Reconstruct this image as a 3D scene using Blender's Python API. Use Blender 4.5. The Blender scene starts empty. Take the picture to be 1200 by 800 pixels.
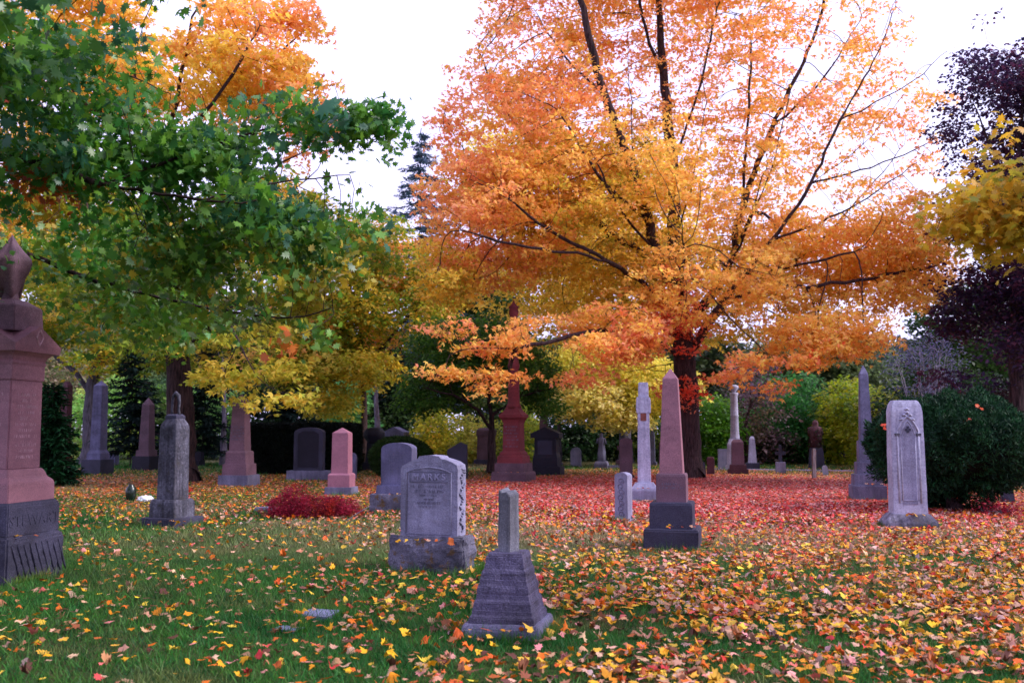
import bpy, bmesh, math, random
import numpy as np
from mathutils import Vector, Matrix, noise as mnoise
random.seed(7); RNG = np.random.default_rng(11)
SC = bpy.context.scene; COL = SC.collection
R = math.radians
# ------------------------------------------------------------------ camera geometry
F = 1100.0; HOR = 505.0; CH = 1.6
TH = math.atan((HOR-400)/F); CT, ST = math.cos(TH), math.sin(TH)
def P(px, py, D):
    u = (px-600)/F; v = (400-py)/F
    return np.array([D*u, D*(CT-v*ST), CH+D*(ST+v*CT)])
def G(px, py):
    u = (px-600)/F; v = (400-py)/F
    t = -CH/(ST+v*CT)
    return np.array([t*u, t*(CT-v*ST), 0.0])
def Zat(py, Y):
    v = (400-py)/F; t = Y/(CT-v*ST)
    return CH+t*(ST+v*CT)
def lin(r, g, b):
    f = lambda c: (c/255)/12.92 if c/255 <= .04045 else (((c/255)+.055)/1.055)**2.4
    return (f(r), f(g), f(b))
# ------------------------------------------------------------------ tagging
def tag(o, label, cat, group=None, kind=None):
    if label: o['label'] = label
    if cat: o['category'] = cat
    if group: o['group'] = group
    if kind: o['kind'] = kind
    return o
def empty(name, loc, rz, label, cat, group=None):
    o = bpy.data.objects.new(name, None); COL.objects.link(o)
    o.location = loc; o.rotation_euler = (0, 0, rz); o.empty_display_size = .2
    return tag(o, label, cat, group)
def link(name, me, mat, parent=None, label=None):
    o = bpy.data.objects.new(name, me); COL.objects.link(o)
    if mat: me.materials.append(mat)
    if parent: o.parent = parent
    if label: o['label'] = label
    return o
def bm_obj(name, bm, mat, parent=None, smooth=False, label=None):
    me = bpy.data.meshes.new(name); bmesh.ops.recalc_face_normals(bm, faces=bm.faces)
    bm.to_mesh(me); bm.free()
    if smooth:
        for p in me.polygons: p.use_smooth = True
    return link(name, me, mat, parent, label)
def np_mesh(name, V, faces, mat, parent=None, tint=None, smooth=False):
    """faces: list of (n,k) int arrays"""
    me = bpy.data.meshes.new(name); V = np.asarray(V, np.float32)
    me.vertices.add(len(V)); me.vertices.foreach_set('co', V.ravel())
    idx = np.concatenate([f.ravel() for f in faces]).astype(np.int32)
    tot = np.concatenate([np.full(len(f), f.shape[1], np.int32) for f in faces])
    st = np.concatenate([[0], np.cumsum(tot)[:-1]]).astype(np.int32)
    me.loops.add(len(idx)); me.loops.foreach_set('vertex_index', idx)
    me.polygons.add(len(tot)); me.polygons.foreach_set('loop_start', st)
    try: me.polygons.foreach_set('loop_total', tot)
    except Exception: pass
    me.update(calc_edges=True)
    if smooth: me.polygons.foreach_set('use_smooth', np.ones(len(tot), bool))
    if tint is not None:
        a = me.color_attributes.new('tint', 'FLOAT_COLOR', 'POINT')
        c = np.ones((len(V), 4), np.float32); c[:, :3] = tint
        a.data.foreach_set('color', c.ravel())
    return link(name, me, mat, parent)
# ------------------------------------------------------------------ vector noise
_T = np.random.default_rng(3).random((32, 32, 32))
def vnoise(p, s=1.0, o=0.0):
    q = np.asarray(p)*s + 50.3 + o; i = np.floor(q).astype(int); f = q-i; f = f*f*(3-2*f)
    r = 0
    for a in (0, 1):
        for b in (0, 1):
            for c in (0, 1):
                w = (f[..., 0] if a else 1-f[..., 0])*(f[..., 1] if b else 1-f[..., 1])*(f[..., 2] if c else 1-f[..., 2])
                r = r + w*_T[(i[..., 0]+a) % 32, (i[..., 1]+b) % 32, (i[..., 2]+c) % 32]
    return r
# ------------------------------------------------------------------ materials
def newmat(name):
    m = bpy.data.materials.new(name); m.use_nodes = True
    nt = m.node_tree; nt.nodes.clear()
    out = nt.nodes.new('ShaderNodeOutputMaterial')
    return m, nt, out
def N(nt, t, **k):
    n = nt.nodes.new(t)
    for a, v in k.items(): setattr(n, a, v)
    return n
def noise_n(nt, vec, scale, detail=5, rough=.55):
    n = N(nt, 'ShaderNodeTexNoise'); n.inputs['Scale'].default_value = scale
    n.inputs['Detail'].default_value = detail; n.inputs['Roughness'].default_value = rough
    nt.links.new(vec, n.inputs['Vector']); return n.outputs['Fac']
def ramp(nt, fac, stops):
    n = N(nt, 'ShaderNodeValToRGB'); cr = n.color_ramp
    while len(cr.elements) < len(stops): cr.elements.new(.5)
    for e, (p, c) in zip(cr.elements, stops):
        e.position = p; e.color = (*c, 1) if len(c) == 3 else c
    nt.links.new(fac, n.inputs['Fac']); return n.outputs['Color']
def mix(nt, fac, a, b, mode='MIX'):
    n = N(nt, 'ShaderNodeMix', data_type='RGBA', blend_type=mode)
    for sock, v in ((n.inputs[0], fac), (n.inputs[6], a), (n.inputs[7], b)):
        if hasattr(v, 'links'): nt.links.new(v, sock)
        elif isinstance(v, (int, float)): sock.default_value = v
        else: sock.default_value = (*v, 1)
    return n.outputs[2]
def stone(name, base, dark, light, rough=.8, grain=90, stain=.5, bump=.35, lichen=None, streak=0, spec=.3, strata=0):
    m, nt, out = newmat(name)
    tc = N(nt, 'ShaderNodeTexCoord'); ge = N(nt, 'ShaderNodeNewGeometry')
    v = tc.outputs['Object']
    big = noise_n(nt, v, 2.2, 6, .6); med = noise_n(nt, v, 9, 6, .65); fine = noise_n(nt, v, grain, 3, .6)
    c = ramp(nt, fine, [(.3, dark), (.48, base), (.55, base), (.72, light)])
    st = ramp(nt, big, [(.38, (1, 1, 1)), (.62, (1-stain,)*3)])
    c = mix(nt, 1.0, c, st, 'MULTIPLY')
    st2 = ramp(nt, med, [(.35, (.78, .77, .8)), (.6, (1.08, 1.08, 1.08))])
    c = mix(nt, .8, c, st2, 'MULTIPLY')
    if streak:
        mp = N(nt, 'ShaderNodeMapping'); mp.inputs['Scale'].default_value = (9, 9, .7)
        nt.links.new(v, mp.inputs['Vector'])
        s = noise_n(nt, mp.outputs[0], 1.5, 5, .6)
        c = mix(nt, streak, c, ramp(nt, s, [(.4, (1, 1, 1)), (.62, (.35, .34, .36))]), 'MULTIPLY')
    if strata:
        mp = N(nt, 'ShaderNodeMapping'); mp.inputs['Scale'].default_value = (1.2, 1.2, 17); nt.links.new(v, mp.inputs['Vector'])
        s1 = noise_n(nt, mp.outputs[0], 1.6, 7, .65)
        c = mix(nt, strata, c, ramp(nt, s1, [(.36, (.25, .23, .25)), (.43, (.9, .9, .9)), (.6, (1, 1, 1)), (.7, (1.6, 1.6, 1.65))]), 'MULTIPLY')
        mp2 = N(nt, 'ShaderNodeMapping'); mp2.inputs['Scale'].default_value = (16, 16, 2.2); nt.links.new(v, mp2.inputs['Vector'])
        s2 = noise_n(nt, mp2.outputs[0], 1.2, 3, .5)
        c = mix(nt, strata, c, ramp(nt, s2, [(.485, (1, 1, 1)), (.498, (.4, .38, .4)), (.503, (.4, .38, .4)), (.515, (1, 1, 1))]), 'MULTIPLY')
    if lichen:
        l = noise_n(nt, v, 5.5, 7, .7)
        lm = ramp(nt, l, [(.56, (0, 0, 0)), (.62, (1, 1, 1))])
        c = mix(nt, lm, c, lichen)
    b = N(nt, 'ShaderNodeBsdfPrincipled'); nt.links.new(c, b.inputs['Base Color'])
    b.inputs['Roughness'].default_value = rough; b.inputs['Specular IOR Level'].default_value = spec
    bp = N(nt, 'ShaderNodeBump'); bp.inputs['Strength'].default_value = bump; bp.inputs['Distance'].default_value = .01
    h = N(nt, 'ShaderNodeMath', operation='ADD'); nt.links.new(fine, h.inputs[0]); 
    h2 = N(nt, 'ShaderNodeMath', operation='MULTIPLY'); h2.inputs[1].default_value = 3.0
    nt.links.new(med, h2.inputs[0]); nt.links.new(h2.outputs[0], h.inputs[1])
    nt.links.new(h.outputs[0], bp.inputs['Height']); nt.links.new(bp.outputs[0], b.inputs['Normal'])
    nt.links.new(b.outputs[0], out.inputs['Surface']); return m
def leafmat(name, trans=.4, rough=.5, boost=1.25, spec=.35):
    m, nt, out = newmat(name)
    at = N(nt, 'ShaderNodeAttribute', attribute_name='tint')
    b = N(nt, 'ShaderNodeBsdfPrincipled'); nt.links.new(at.outputs['Color'], b.inputs['Base Color'])
    b.inputs['Roughness'].default_value = rough; b.inputs['Specular IOR Level'].default_value = spec
    t = N(nt, 'ShaderNodeBsdfTranslucent')
    hs = N(nt, 'ShaderNodeHueSaturation'); hs.inputs['Value'].default_value = boost; hs.inputs['Saturation'].default_value = 1.0
    nt.links.new(at.outputs['Color'], hs.inputs['Color']); nt.links.new(hs.outputs[0], t.inputs['Color'])
    mx = N(nt, 'ShaderNodeMixShader'); mx.inputs[0].default_value = trans
    nt.links.new(b.outputs[0], mx.inputs[1]); nt.links.new(t.outputs[0], mx.inputs[2])
    nt.links.new(mx.outputs[0], out.inputs['Surface']); return m
def barkmat(name, c1, c2):
    m, nt, out = newmat(name)
    tc = N(nt, 'ShaderNodeTexCoord'); mp = N(nt, 'ShaderNodeMapping'); mp.inputs['Scale'].default_value = (9, 9, 1.1)
    nt.links.new(tc.outputs['Object'], mp.inputs['Vector'])
    n = noise_n(nt, mp.outputs[0], 2.2, 8, .7)
    b = N(nt, 'ShaderNodeBsdfPrincipled'); nt.links.new(ramp(nt, n, [(.38, c1), (.62, c2)]), b.inputs['Base Color'])
    b.inputs['Roughness'].default_value = .9; b.inputs['Specular IOR Level'].default_value = .2
    bp = N(nt, 'ShaderNodeBump'); bp.inputs['Strength'].default_value = .9; bp.inputs['Distance'].default_value = .05
    nt.links.new(n, bp.inputs['Height']); nt.links.new(bp.outputs[0], b.inputs['Normal'])
    nt.links.new(b.outputs[0], out.inputs['Surface']); return m
def plain(name, c, rough=.7, spec=.3, var=.3):
    m, nt, out = newmat(name); tc = N(nt, 'ShaderNodeTexCoord')
    n = noise_n(nt, tc.outputs['Object'], 14, 5, .6)
    b = N(nt, 'ShaderNodeBsdfPrincipled')
    nt.links.new(ramp(nt, n, [(.3, tuple(x*(1-var) for x in c)), (.7, tuple(min(1, x*(1+var)) for x in c))]), b.inputs['Base Color'])
    b.inputs['Roughness'].default_value = rough; b.inputs['Specular IOR Level'].default_value = spec
    nt.links.new(b.outputs[0], out.inputs['Surface']); return m
M = dict(
 grey=stone('grey_granite', (0.198, 0.189, 0.297), (0.090, 0.086, 0.153), (0.324, 0.315, 0.441), stain=.45, streak=.35),
 greyl=stone('pale_granite', (.30, .29, .42), (.18, .17, .27), (.44, .43, .57), stain=.35, streak=.3),
 blue=stone('blue_grey_granite', (.16, .155, .28), (.07, .068, .14), (.28, .275, .43), stain=.5, streak=.3),
 rock=stone('rock_faced_granite', (0.170, 0.162, 0.230), (0.076, 0.072, 0.111), (0.289, 0.281, 0.357), stain=.6, bump=.8, lichen=(.12, .075, .04)),
 plum=stone('weathered_slate_purple_stone', (0.106, 0.093, 0.162), (0.047, 0.043, 0.076), (0.204, 0.187, 0.281), stain=.6, bump=.8, strata=.7),
 greyshaft=stone('worn_grey_stone', (.20, .20, .24), (.11, .11, .14), (.33, .33, .38), stain=.6, streak=.5),
 white=stone('white_marble', (.48, .47, .62), (.33, .32, .45), (.62, .61, .74), grain=30, stain=.3, bump=.25, streak=.35),
 pillar=stone('dark_stained_marble', (0.135, 0.131, 0.180), (0.063, 0.061, 0.090), (0.270, 0.261, 0.333), grain=24, stain=.7, bump=.5, streak=.8, lichen=(.05, .045, .05)),
 marble=stone('stained_marble', (.26, .25, .33), (.15, .145, .20), (.42, .41, .50), grain=24, stain=.6, bump=.4, streak=.75, lichen=(.09, .08, .09)),
 pink=stone('pink_granite', (0.333, 0.144, 0.184), (0.180, 0.068, 0.099), (0.522, 0.297, 0.333), rough=.55, stain=.3, bump=.15, spec=.4, grain=120),
 pinkd=stone('dull_pink_granite', (0.180, 0.094, 0.131), (0.090, 0.045, 0.074), (0.295, 0.180, 0.221), rough=.65, stain=.35, bump=.2),
 rose=stone('rose_granite', (.33, .135, .185), (.21, .075, .12), (.48, .25, .30), rough=.6, stain=.25, bump=.15, grain=140),
 red=stone('red_sandstone', (.20, .035, .045), (.11, .018, .025), (.30, .07, .075), stain=.4, bump=.3),
 redd=stone('dark_red_sandstone', (.11, .04, .055), (.05, .02, .03), (.19, .08, .095), stain=.4),
 brown=stone('brown_granite', (.13, .075, .10), (.06, .035, .05), (.24, .15, .18), stain=.4),
 black=stone('black_granite', (.018, .016, .03), (.008, .007, .013), (.04, .036, .06), rough=.6, stain=.3, bump=.15, spec=.2),
 dgrey=stone('dark_grey_granite', (0.041, 0.039, 0.075), (0.018, 0.017, 0.034), (0.086, 0.081, 0.131), rough=.6, stain=.4),
 darkbase=stone('dark_weathered_base', (0.064, 0.060, 0.105), (0.026, 0.025, 0.045), (0.128, 0.120, 0.188), stain=.55, bump=.8),
 flat=stone('flat_slate', (.22, .23, .38), (.14, .14, .24), (.33, .33, .5), stain=.4),
 letter=plain('cut_letter_stone', (.26, .25, .37), .9, .2, .2), worn=plain('worn_lettering', (.13, .125, .19), .9), wornd=plain('worn_lettering_dark', (.12, .11, .16), .9),
 wornp=plain('worn_lettering_pink', (.46, .27, .31), .8),
 terra=plain('rust_brown_inset', (.17, .05, .04), .8),
 bark=barkmat('maple_bark', (.012, .007, .008), (.075, .042, .045)),
 barkg=barkmat('grey_bark', (.04, .033, .045), (.15, .13, .17)),
 barkl=barkmat('pale_lilac_bark', (.12, .1, .15), (.34, .3, .40)),
 wood=barkmat('post_wood', (.14, .11, .12), (.36, .29, .30)),
 leaf=leafmat('maple_leaf', .5, .5, 1.2), gloss=leafmat('glossy_leaf', .42, .38, 1.25, .5),
 needle=leafmat('needle', .15, .6, 1.0, .2), litter=leafmat('fallen_leaf', .12, .6, 1.0, .3),
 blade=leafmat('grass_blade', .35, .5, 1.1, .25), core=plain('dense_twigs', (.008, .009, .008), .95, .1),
 vase=plain('dark_green_glaze', (.006, .016, .010), .25, .5), plastic=plain('white_wrapping', (.7, .7, .78), .5),
)
# ------------------------------------------------------------------ leaf shapes (x,y,z)
def _mp(sharp=False):
    h = [(0, 1), (.11, .60), (.34, .70), (.25, .42), (.74, .58), (.48, .30), (.78, .05), (.38, .02), (.30, -.24), (.07, -.10)] if sharp else [(0, 1), (.10, .72), (.27, .70), (.27, .46), (.66, .60), (.52, .34), (.72, .08), (.44, .0), (.34, -.22), (.08, -.12)]
    o = h + [(-x, y) for x, y in reversed(h[1:])]
    V = [(0, .12, 0)] + [(x, y, -.16*(x*x+y*y)) for x, y in o]
    n = len(o); Fc = [(0, 1+i, 1+(i+1) % n) for i in range(n)]
    return np.array(V), [np.array(Fc)]
def _star():
    V = [(0, -.1, 0), (.34, -.02, .03), (.75, .5, -.08), (.2, .42, .04), (0, 1, -.1), (-.2, .42, .04), (-.75, .5, -.08), (-.34, -.02, .03)]
    return np.array(V), [np.array([(0, 1, 2, 3), (0, 3, 4, 5), (0, 5, 6, 7)])]
def _quad(w=.34):
    return np.array([(0, 0, 0), (w, .45, .07), (0, 1, -.06), (-w, .45, .07)]), [np.array([(0, 1, 2, 3)])]
SH = dict(maple=_mp(), sharp=_mp(True), star=_star(), quad=_quad(), wide=_quad(.48), thin=_quad(.13), needle=_quad(.09))
def unit(a): return a/np.maximum(np.linalg.norm(a, axis=-1, keepdims=True), 1e-9)
def leaves(C, Nn, Dr, S, shape, tint, curl=None):
    """C centres, Nn normals, Dr directions, S sizes -> V,F,tint"""
    T, Fs = SH[shape]; n = len(C); k = len(T)
    Nn = unit(Nn); U = unit(np.cross(Dr, Nn)); W = np.cross(Nn, U)
    z = T[None, :, 2].repeat(n, 0)
    if curl is not None:
        z = z*(curl[:, None]) + curl[:, None]*.12*np.sin(T[None, :, 0]*4+curl[:, None]*7)
    V = C[:, None]+S[:, None, None]*(T[None, :, :1]*U[:, None]+T[None, :, 1:2]*W[:, None]+z[..., None]*Nn[:, None])
    V = V.reshape(-1, 3); fs = [(f[None]+np.arange(n)[:, None, None]*k).reshape(-1, f.shape[1]) for f in Fs]
    return V, fs, np.repeat(tint, k, 0)
def palette(P_, cols, seed, freq=.45, jit=.16, own=None, n_own=.5):
    """cols list of rgb; clump noise picks along the list"""
    cols = np.array(cols); t = vnoise(P_, freq, seed)*.65+vnoise(P_, freq*3.1, seed+9)*.35
    t = (t-.5)*2.0+.5+RNG.normal(0, .13, len(P_)); t = np.clip(t, 0, .999)*(len(cols)-1)
    i = t.astype(int); f = (t-i)[:, None]; c = cols[i]*(1-f)+cols[np.minimum(i+1, len(cols)-1)]*f
    c = c*np.exp(RNG.normal(0, jit, (len(P_), 1)))*np.exp(RNG.normal(0, jit*.35, (len(P_), 3)))
    return np.clip(c, 0.001, .95)
# ------------------------------------------------------------------ tubes from skeleton
def tubes(A, B, ra, rb, sides):
    d = unit(B-A); ref = np.where(np.abs(d[:, 2:3]) > .9, np.array([[1., 0, 0]]), np.array([[0, 0, 1.]]))
    u = unit(np.cross(d, ref)); w = np.cross(d, u)
    an = np.arange(sides)*2*np.pi/sides
    ring = np.cos(an)[None, :, None]*u[:, None]+np.sin(an)[None, :, None]*w[:, None]
    V = np.concatenate([A[:, None]-d[:, None]*0.0+ring*ra[:, None, None], B[:, None]+d[:, None]*(rb[:, None, None]*.3)+ring*rb[:, None, None]], 1)
    n = len(A); i = np.arange(sides); j = (i+1) % sides
    f = np.stack([i, j, j+sides, i+sides], 1)
    return V.reshape(-1, 3), (f[None]+np.arange(n)[:, None, None]*2*sides).reshape(-1, 4)
class Skel:
    def __init__(s): s.p = []; s.par = []; s.hint = []
    def add(s, p, par, r=0): s.p.append(np.array(p, float)); s.par.append(par); s.hint.append(r); return len(s.p)-1
    def line(s, pts, step, start=-1):
        """adds a polyline; start = index of node it grows from (-1: the first point is a root)"""
        pts = [np.array(q, float) for q in pts]
        if start < 0: cur = s.add(pts[0], -1)
        else: cur = start; 
        prev = s.p[cur]
        # smooth with catmull
        Q = [prev]+pts[1:]
        for a in range(len(Q)-1):
            p0 = Q[max(a-1, 0)]; p1 = Q[a]; p2 = Q[a+1]; p3 = Q[min(a+2, len(Q)-1)]
            n = max(1, int(np.linalg.norm(p2-p1)/step))
            for k in range(1, n+1):
                t = k/n
                q = .5*((2*p1)+(-p0+p2)*t+(2*p0-5*p1+4*p2-p3)*t*t+(-p0+3*p1-3*p2+p3)*t**3)
                q = q+RNG.normal(0, step*.07, 3)*(1 if k < n else 0)
                cur = s.add(q, cur)
        return cur
    def nearest(s, p):
        return int(np.argmin(np.linalg.norm(np.array(s.p)-p, axis=1)))
    def grow(s, A, step, kill, infl, iters=120, up=.05):
        A = A.copy(); Pn = np.array(s.p); near = np.zeros(len(A), int); dist = np.full(len(A), 1e9)
        def upd(idx):
            Q = np.array([s.p[i] for i in idx])
            for c in range(0, len(A), 4000):
                dd = np.linalg.norm(A[c:c+4000, None]-Q[None], axis=2); m = dd.argmin(1); dm = dd[np.arange(len(m)), m]
                b = dm < dist[c:c+4000]; dist[c:c+4000][b] = dm[b]; near[c:c+4000][b] = np.array(idx)[m[b]]
        upd(list(range(len(s.p))))
        alive = np.ones(len(A), bool)
        for it in range(iters):
            act = alive & (dist < infl)
            if not act.any():
                if not alive.any(): break
                k = np.argmin(np.where(alive, dist, 1e9)); act = np.zeros(len(A), bool); act[k] = True
            dirs = unit(A[act]-np.array(s.p)[near[act]]); acc = {}
            for n_, d_ in zip(near[act], dirs): acc[n_] = acc.get(n_, 0)+d_
            new = []
            for n_, d_ in acc.items():
                par = s.par[n_]; inert = unit(s.p[n_]-s.p[par]) if par >= 0 else np.zeros(3)
                v = unit(unit(d_)+inert*.35+np.array([0, 0, up])+RNG.normal(0, .08, 3))
                new.append(s.add(s.p[n_]+v*step, n_))
            upd(new); alive &= dist > kill
    def build(s, root_r, tip_r, mat, parent, name='trunk', flare=1.5, thick_limit=.05):
        P_ = np.array(s.p); par = np.array(s.par); n = len(P_)
        tips = np.zeros(n)
        kids = np.zeros(n, int)
        for i in range(n):
            if par[i] >= 0: kids[par[i]] += 1
        for i in range(n-1, -1, -1):
            if kids[i] == 0: tips[i] = 1
            if par[i] >= 0: tips[par[i]] += tips[i]
        mx = tips.max(); e = math.log(max(mx, 2))/math.log(root_r/tip_r)
        r = tip_r*tips**(1/e)
        L_p = np.zeros(n)
        for i in range(n):
            if par[i] >= 0: L_p[i] = L_p[par[i]]+np.linalg.norm(P_[i]-P_[par[i]])
        r = np.maximum(np.minimum(r, root_r*np.clip(1.06-L_p/L_p.max(), .05, 1)**1.8), tip_r)
        # taper along the trunk's own unbranched stretch by height
        z0 = P_[0, 2]; h = np.clip(P_[:, 2]-z0, 0, None)
        fl = 1+(flare-1)*np.exp(-h/.35)*(r > root_r*.6)
        r = r*fl; s.r = r; s.tipmask = kids == 0
        e_ = np.where(par >= 0)[0]; pa = par[e_]
        big = {}
        for i in e_:
            if par[i] not in big or r[i] > r[big[par[i]]]: big[par[i]] = i
        main = np.array([big[par[i]] == i for i in e_])
        ra = np.where(main, r[pa], np.minimum(r[e_]*1.25, r[pa])); rb = r[e_]
        Vs = []; Fs = []; off = 0
        for lo, hi, sd in ((0, .03, 3), (.03, .09, 6), (.09, 9, 14)):
            m = (rb >= lo) & (rb < hi)
            if m.any():
                V, f = tubes(P_[pa[m]], P_[e_[m]], ra[m], rb[m], sd); Vs.append(V); Fs.append(f+off); off += len(V)
        return np_mesh(name, np.concatenate(Vs), Fs, mat, parent, smooth=True)
def blob_points(blobs, D0, n, gap=.35, gf=.5, seed=0, absolute=False):
    """blobs: (px,py,dD,rx_px,ry_px,rD_m,weight,palette) -> points, palette index"""
    W = []; 
    for b in blobs: W.append(b[6]*b[3]*b[4]*b[5])
    W = np.array(W)/sum(W); out = []; pi = []
    for b, w in zip(blobs, W):
        k = int(n*w/(1-gap*.9))+1; D = D0+b[2]; s = D/F
        v = RNG.normal(0, 1, (k, 3)); v = unit(v)*(RNG.random((k, 1))**.42)
        c = P(b[0], b[1], D); q = c+v*np.array([b[3]*s, b[5], b[4]*s])
        keep = vnoise(q*np.array([1, 1, 1.7]), gf, seed) > gap*.62+.12 if gap > 0 else np.ones(k, bool)
        q = q[keep]; out.append(q); pi.append(np.full(len(q), b[7]))
    q = np.concatenate(out); pi = np.concatenate(pi); m = q[:, 2] > .15
    return q[m], pi[m]
def sprays(Cn, pi, pals, k, rad, flat, size, shape, seed, tilt=.9, freq=.4, jit=.15, droop=.35, sizevar=.2):
    n = len(Cn)*k; C0 = np.repeat(Cn, k, 0); ang = RNG.random(n)*6.283; rr = rad*np.sqrt(RNG.random(n))
    tl = np.repeat(RNG.normal(0, .22, (len(Cn), 2)), k, 0)
    off = np.stack([np.cos(ang)*rr, np.sin(ang)*rr, RNG.normal(0, flat, n)], 1)
    off[:, 2] += off[:, 0]*tl[:, 0]+off[:, 1]*tl[:, 1]-droop*rr*rr/rad
    C = C0+off
    Nn = np.array([0, 0, 1.])+tilt*unit(RNG.normal(0, 1, (n, 3))); Dr = np.stack([np.cos(ang), np.sin(ang), -.5+RNG.normal(0, .4, n)], 1)
    S = size*np.exp(RNG.normal(0, sizevar, n)); pr = np.repeat(pi, k); tint = np.zeros((n, 3))
    for a, cols in enumerate(pals):
        m = pr == a
        if m.any(): tint[m] = palette(C[m], cols, seed+a*3.7, freq, jit)
    return leaves(C, Nn, Dr, S, shape, tint)
def tree(name, label, cat, base, D, trunk, limbs, blobs, pals, n, k, rad, size, shape, root_r, step=.4, kill=.6, infl=3., mat='bark',
         gap=.35, gf=.5, seed=0, flat=.07, leafm='leaf', tip_r=.006, group=None, nattr=None, tilt=.9, iters=130, droop=.35, up=.05, skel_only=False, jit=.15, freq=.4, sizevar=.2):
    """trunk / limbs in pixels + depth offset from D"""
    loc = Vector(base); root = empty(name, loc, 0, label, cat, group); o = np.array(base)
    s = Skel(); s.line([np.array(base)+np.array([0, 0, -.1])]+[P(a, b, D+c) for a, b, c in trunk], step)
    for l in limbs:
        pts = [P(a, b, D+c) for a, b, c in l]
        s.line(pts, step, s.nearest(pts[0]))
    q, pi = blob_points(blobs, D, n, gap, gf, seed)
    A = q if nattr is None or len(q) <= nattr else q[RNG.permutation(len(q))[:nattr]]
    s.grow(A, step, kill, infl, iters, up)
    s.p = [p-o for p in s.p]; s.build(root_r, tip_r, M[mat], root)
    if not skel_only:
        V, f, t = sprays(q-o, pi, pals, k, rad, flat, size, shape, seed, tilt, droop=droop, jit=jit, freq=freq, sizevar=sizevar)
        np_mesh('crown', V, f, M[leafm], root, t)
    return root
# ------------------------------------------------------------------ solid builders
def densify(bm, cell):
    for _ in range(7):
        es = [e for e in bm.edges if e.calc_length() > cell]
        if not es: break
        bmesh.ops.subdivide_edges(bm, edges=es, cuts=1, use_grid_fill=True)
def roughen(bm, amp, freq, seed, keep_bottom=True):
    bm.normal_update(); o = Vector((seed*3.1, seed*1.7, seed*.9))
    for v in bm.verts:
        n = mnoise.fractal(v.co*freq+o, .8, 2.0, 4)
        v.co += v.normal*(n*amp)
def loft(levels, bevel=.012, cell=0, amp=0, freq=5, seed=1):
    bm = bmesh.new(); rings = []
    for L in levels:
        z, hx, hy = L[:3]; ox, oy = (L[3], L[4]) if len(L) > 3 else (0, 0)
        rings.append([bm.verts.new((ox+a*hx, oy+b*hy, z)) for a, b in ((-1, -1), (1, -1), (1, 1), (-1, 1))])
    for a, b in zip(rings, rings[1:]):
        for i in range(4): bm.faces.new((a[i], a[(i+1) % 4], b[(i+1) % 4], b[i]))
    bm.faces.new(rings[0][::-1]); bm.faces.new(rings[-1])
    if bevel: bmesh.ops.bevel(bm, geom=list(bm.edges), offset=bevel, segments=2, affect='EDGES', clamp_overlap=True)
    if cell:
        densify(bm, cell); roughen(bm, amp, freq, seed)
    return bm
def poly_slab(outline, t, bevel=.012, cell=0, amp=0, freq=5, seed=1, y0=0):
    """outline (x,z) ccw seen from the front (-y); thickness t centred on y0"""
    bm = bmesh.new(); a = [bm.verts.new((x, y0-t/2, z)) for x, z in outline]; b = [bm.verts.new((x, y0+t/2, z)) for x, z in outline]
    n = len(a); bm.faces.new(a); bm.faces.new(b[::-1])
    for i in range(n): bm.faces.new((a[i], b[i], b[(i+1) % n], a[(i+1) % n]))
    if bevel:
        es = [e for e in bm.edges if len(e.link_faces) == 2 and e.calc_face_angle(0) > .5]
        bmesh.ops.bevel(bm, geom=es, offset=bevel, segments=2, affect='EDGES', clamp_overlap=True)
    if cell:
        bmesh.ops.triangulate(bm, faces=[f for f in bm.faces if len(f.verts) > 4]); densify(bm, cell); roughen(bm, amp, freq, seed)
    return bm
def lathe(prof, n=28, fold=0, nf=9, cx=0, cy=0):
    bm = bmesh.new(); rings = []
    for r, z in prof:
        rings.append([bm.verts.new((cx+r*(1+fold*math.sin(nf*t)+fold*.5*math.sin(4*t+z*9))*math.cos(t), cy+r*(1+fold*math.sin(nf*t))*math.sin(t), z)) for t in [2*math.pi*i/n for i in range(n)]])
    for a, b in zip(rings, rings[1:]):
        for i in range(n): bm.faces.new((a[i], a[(i+1) % n], b[(i+1) % n], b[i]))
    bm.faces.new(rings[0][::-1]); bm.faces.new(rings[-1]); return bm
def cross_gable(hw, z0, z1, z2):
    bm = bmesh.new(); v = bm.verts.new
    b = [v((a*hw*.97, c*hw*.97, z0)) for a, c in ((-1, -1), (1, -1), (1, 1), (-1, 1))]
    e = [v((a*hw, c*hw, z1)) for a, c in ((-1, -1), (1, -1), (1, 1), (-1, 1))]
    m = [v((a*hw, c*hw, z2)) for a, c in ((0, -1), (1, 0), (0, 1), (-1, 0))]
    c0 = v((0, 0, z2+.01))
    bm.faces.new(b[::-1])
    for i in range(4):
        j = (i+1) % 4
        bm.faces.new((b[i], b[j], e[j], e[i])); bm.faces.new((e[i], e[j], m[i]))
        bm.faces.new((e[i], m[i], c0)); bm.faces.new((e[j], c0, m[i]))
    return bm
def tube_bm(pts, r, n=8, bm=None):
    bm = bm or bmesh.new(); pts = [Vector(p) for p in pts]; rings = []
    for i, p in enumerate(pts):
        d = (pts[min(i+1, len(pts)-1)]-pts[max(i-1, 0)]).normalized()
        u = d.cross(Vector((.3, .9, .2))).normalized(); w = d.cross(u)
        rr = r[i] if isinstance(r, (list, tuple)) else r
        rings.append([bm.verts.new(p+u*math.cos(2*math.pi*k/n)*rr+w*math.sin(2*math.pi*k/n)*rr) for k in range(n)])
    for a, b in zip(rings, rings[1:]):
        for k in range(n): bm.faces.new((a[k], a[(k+1) % n], b[(k+1) % n], b[k]))
    bm.faces.new(rings[0][::-1]); bm.faces.new(rings[-1]); return bm
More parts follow.
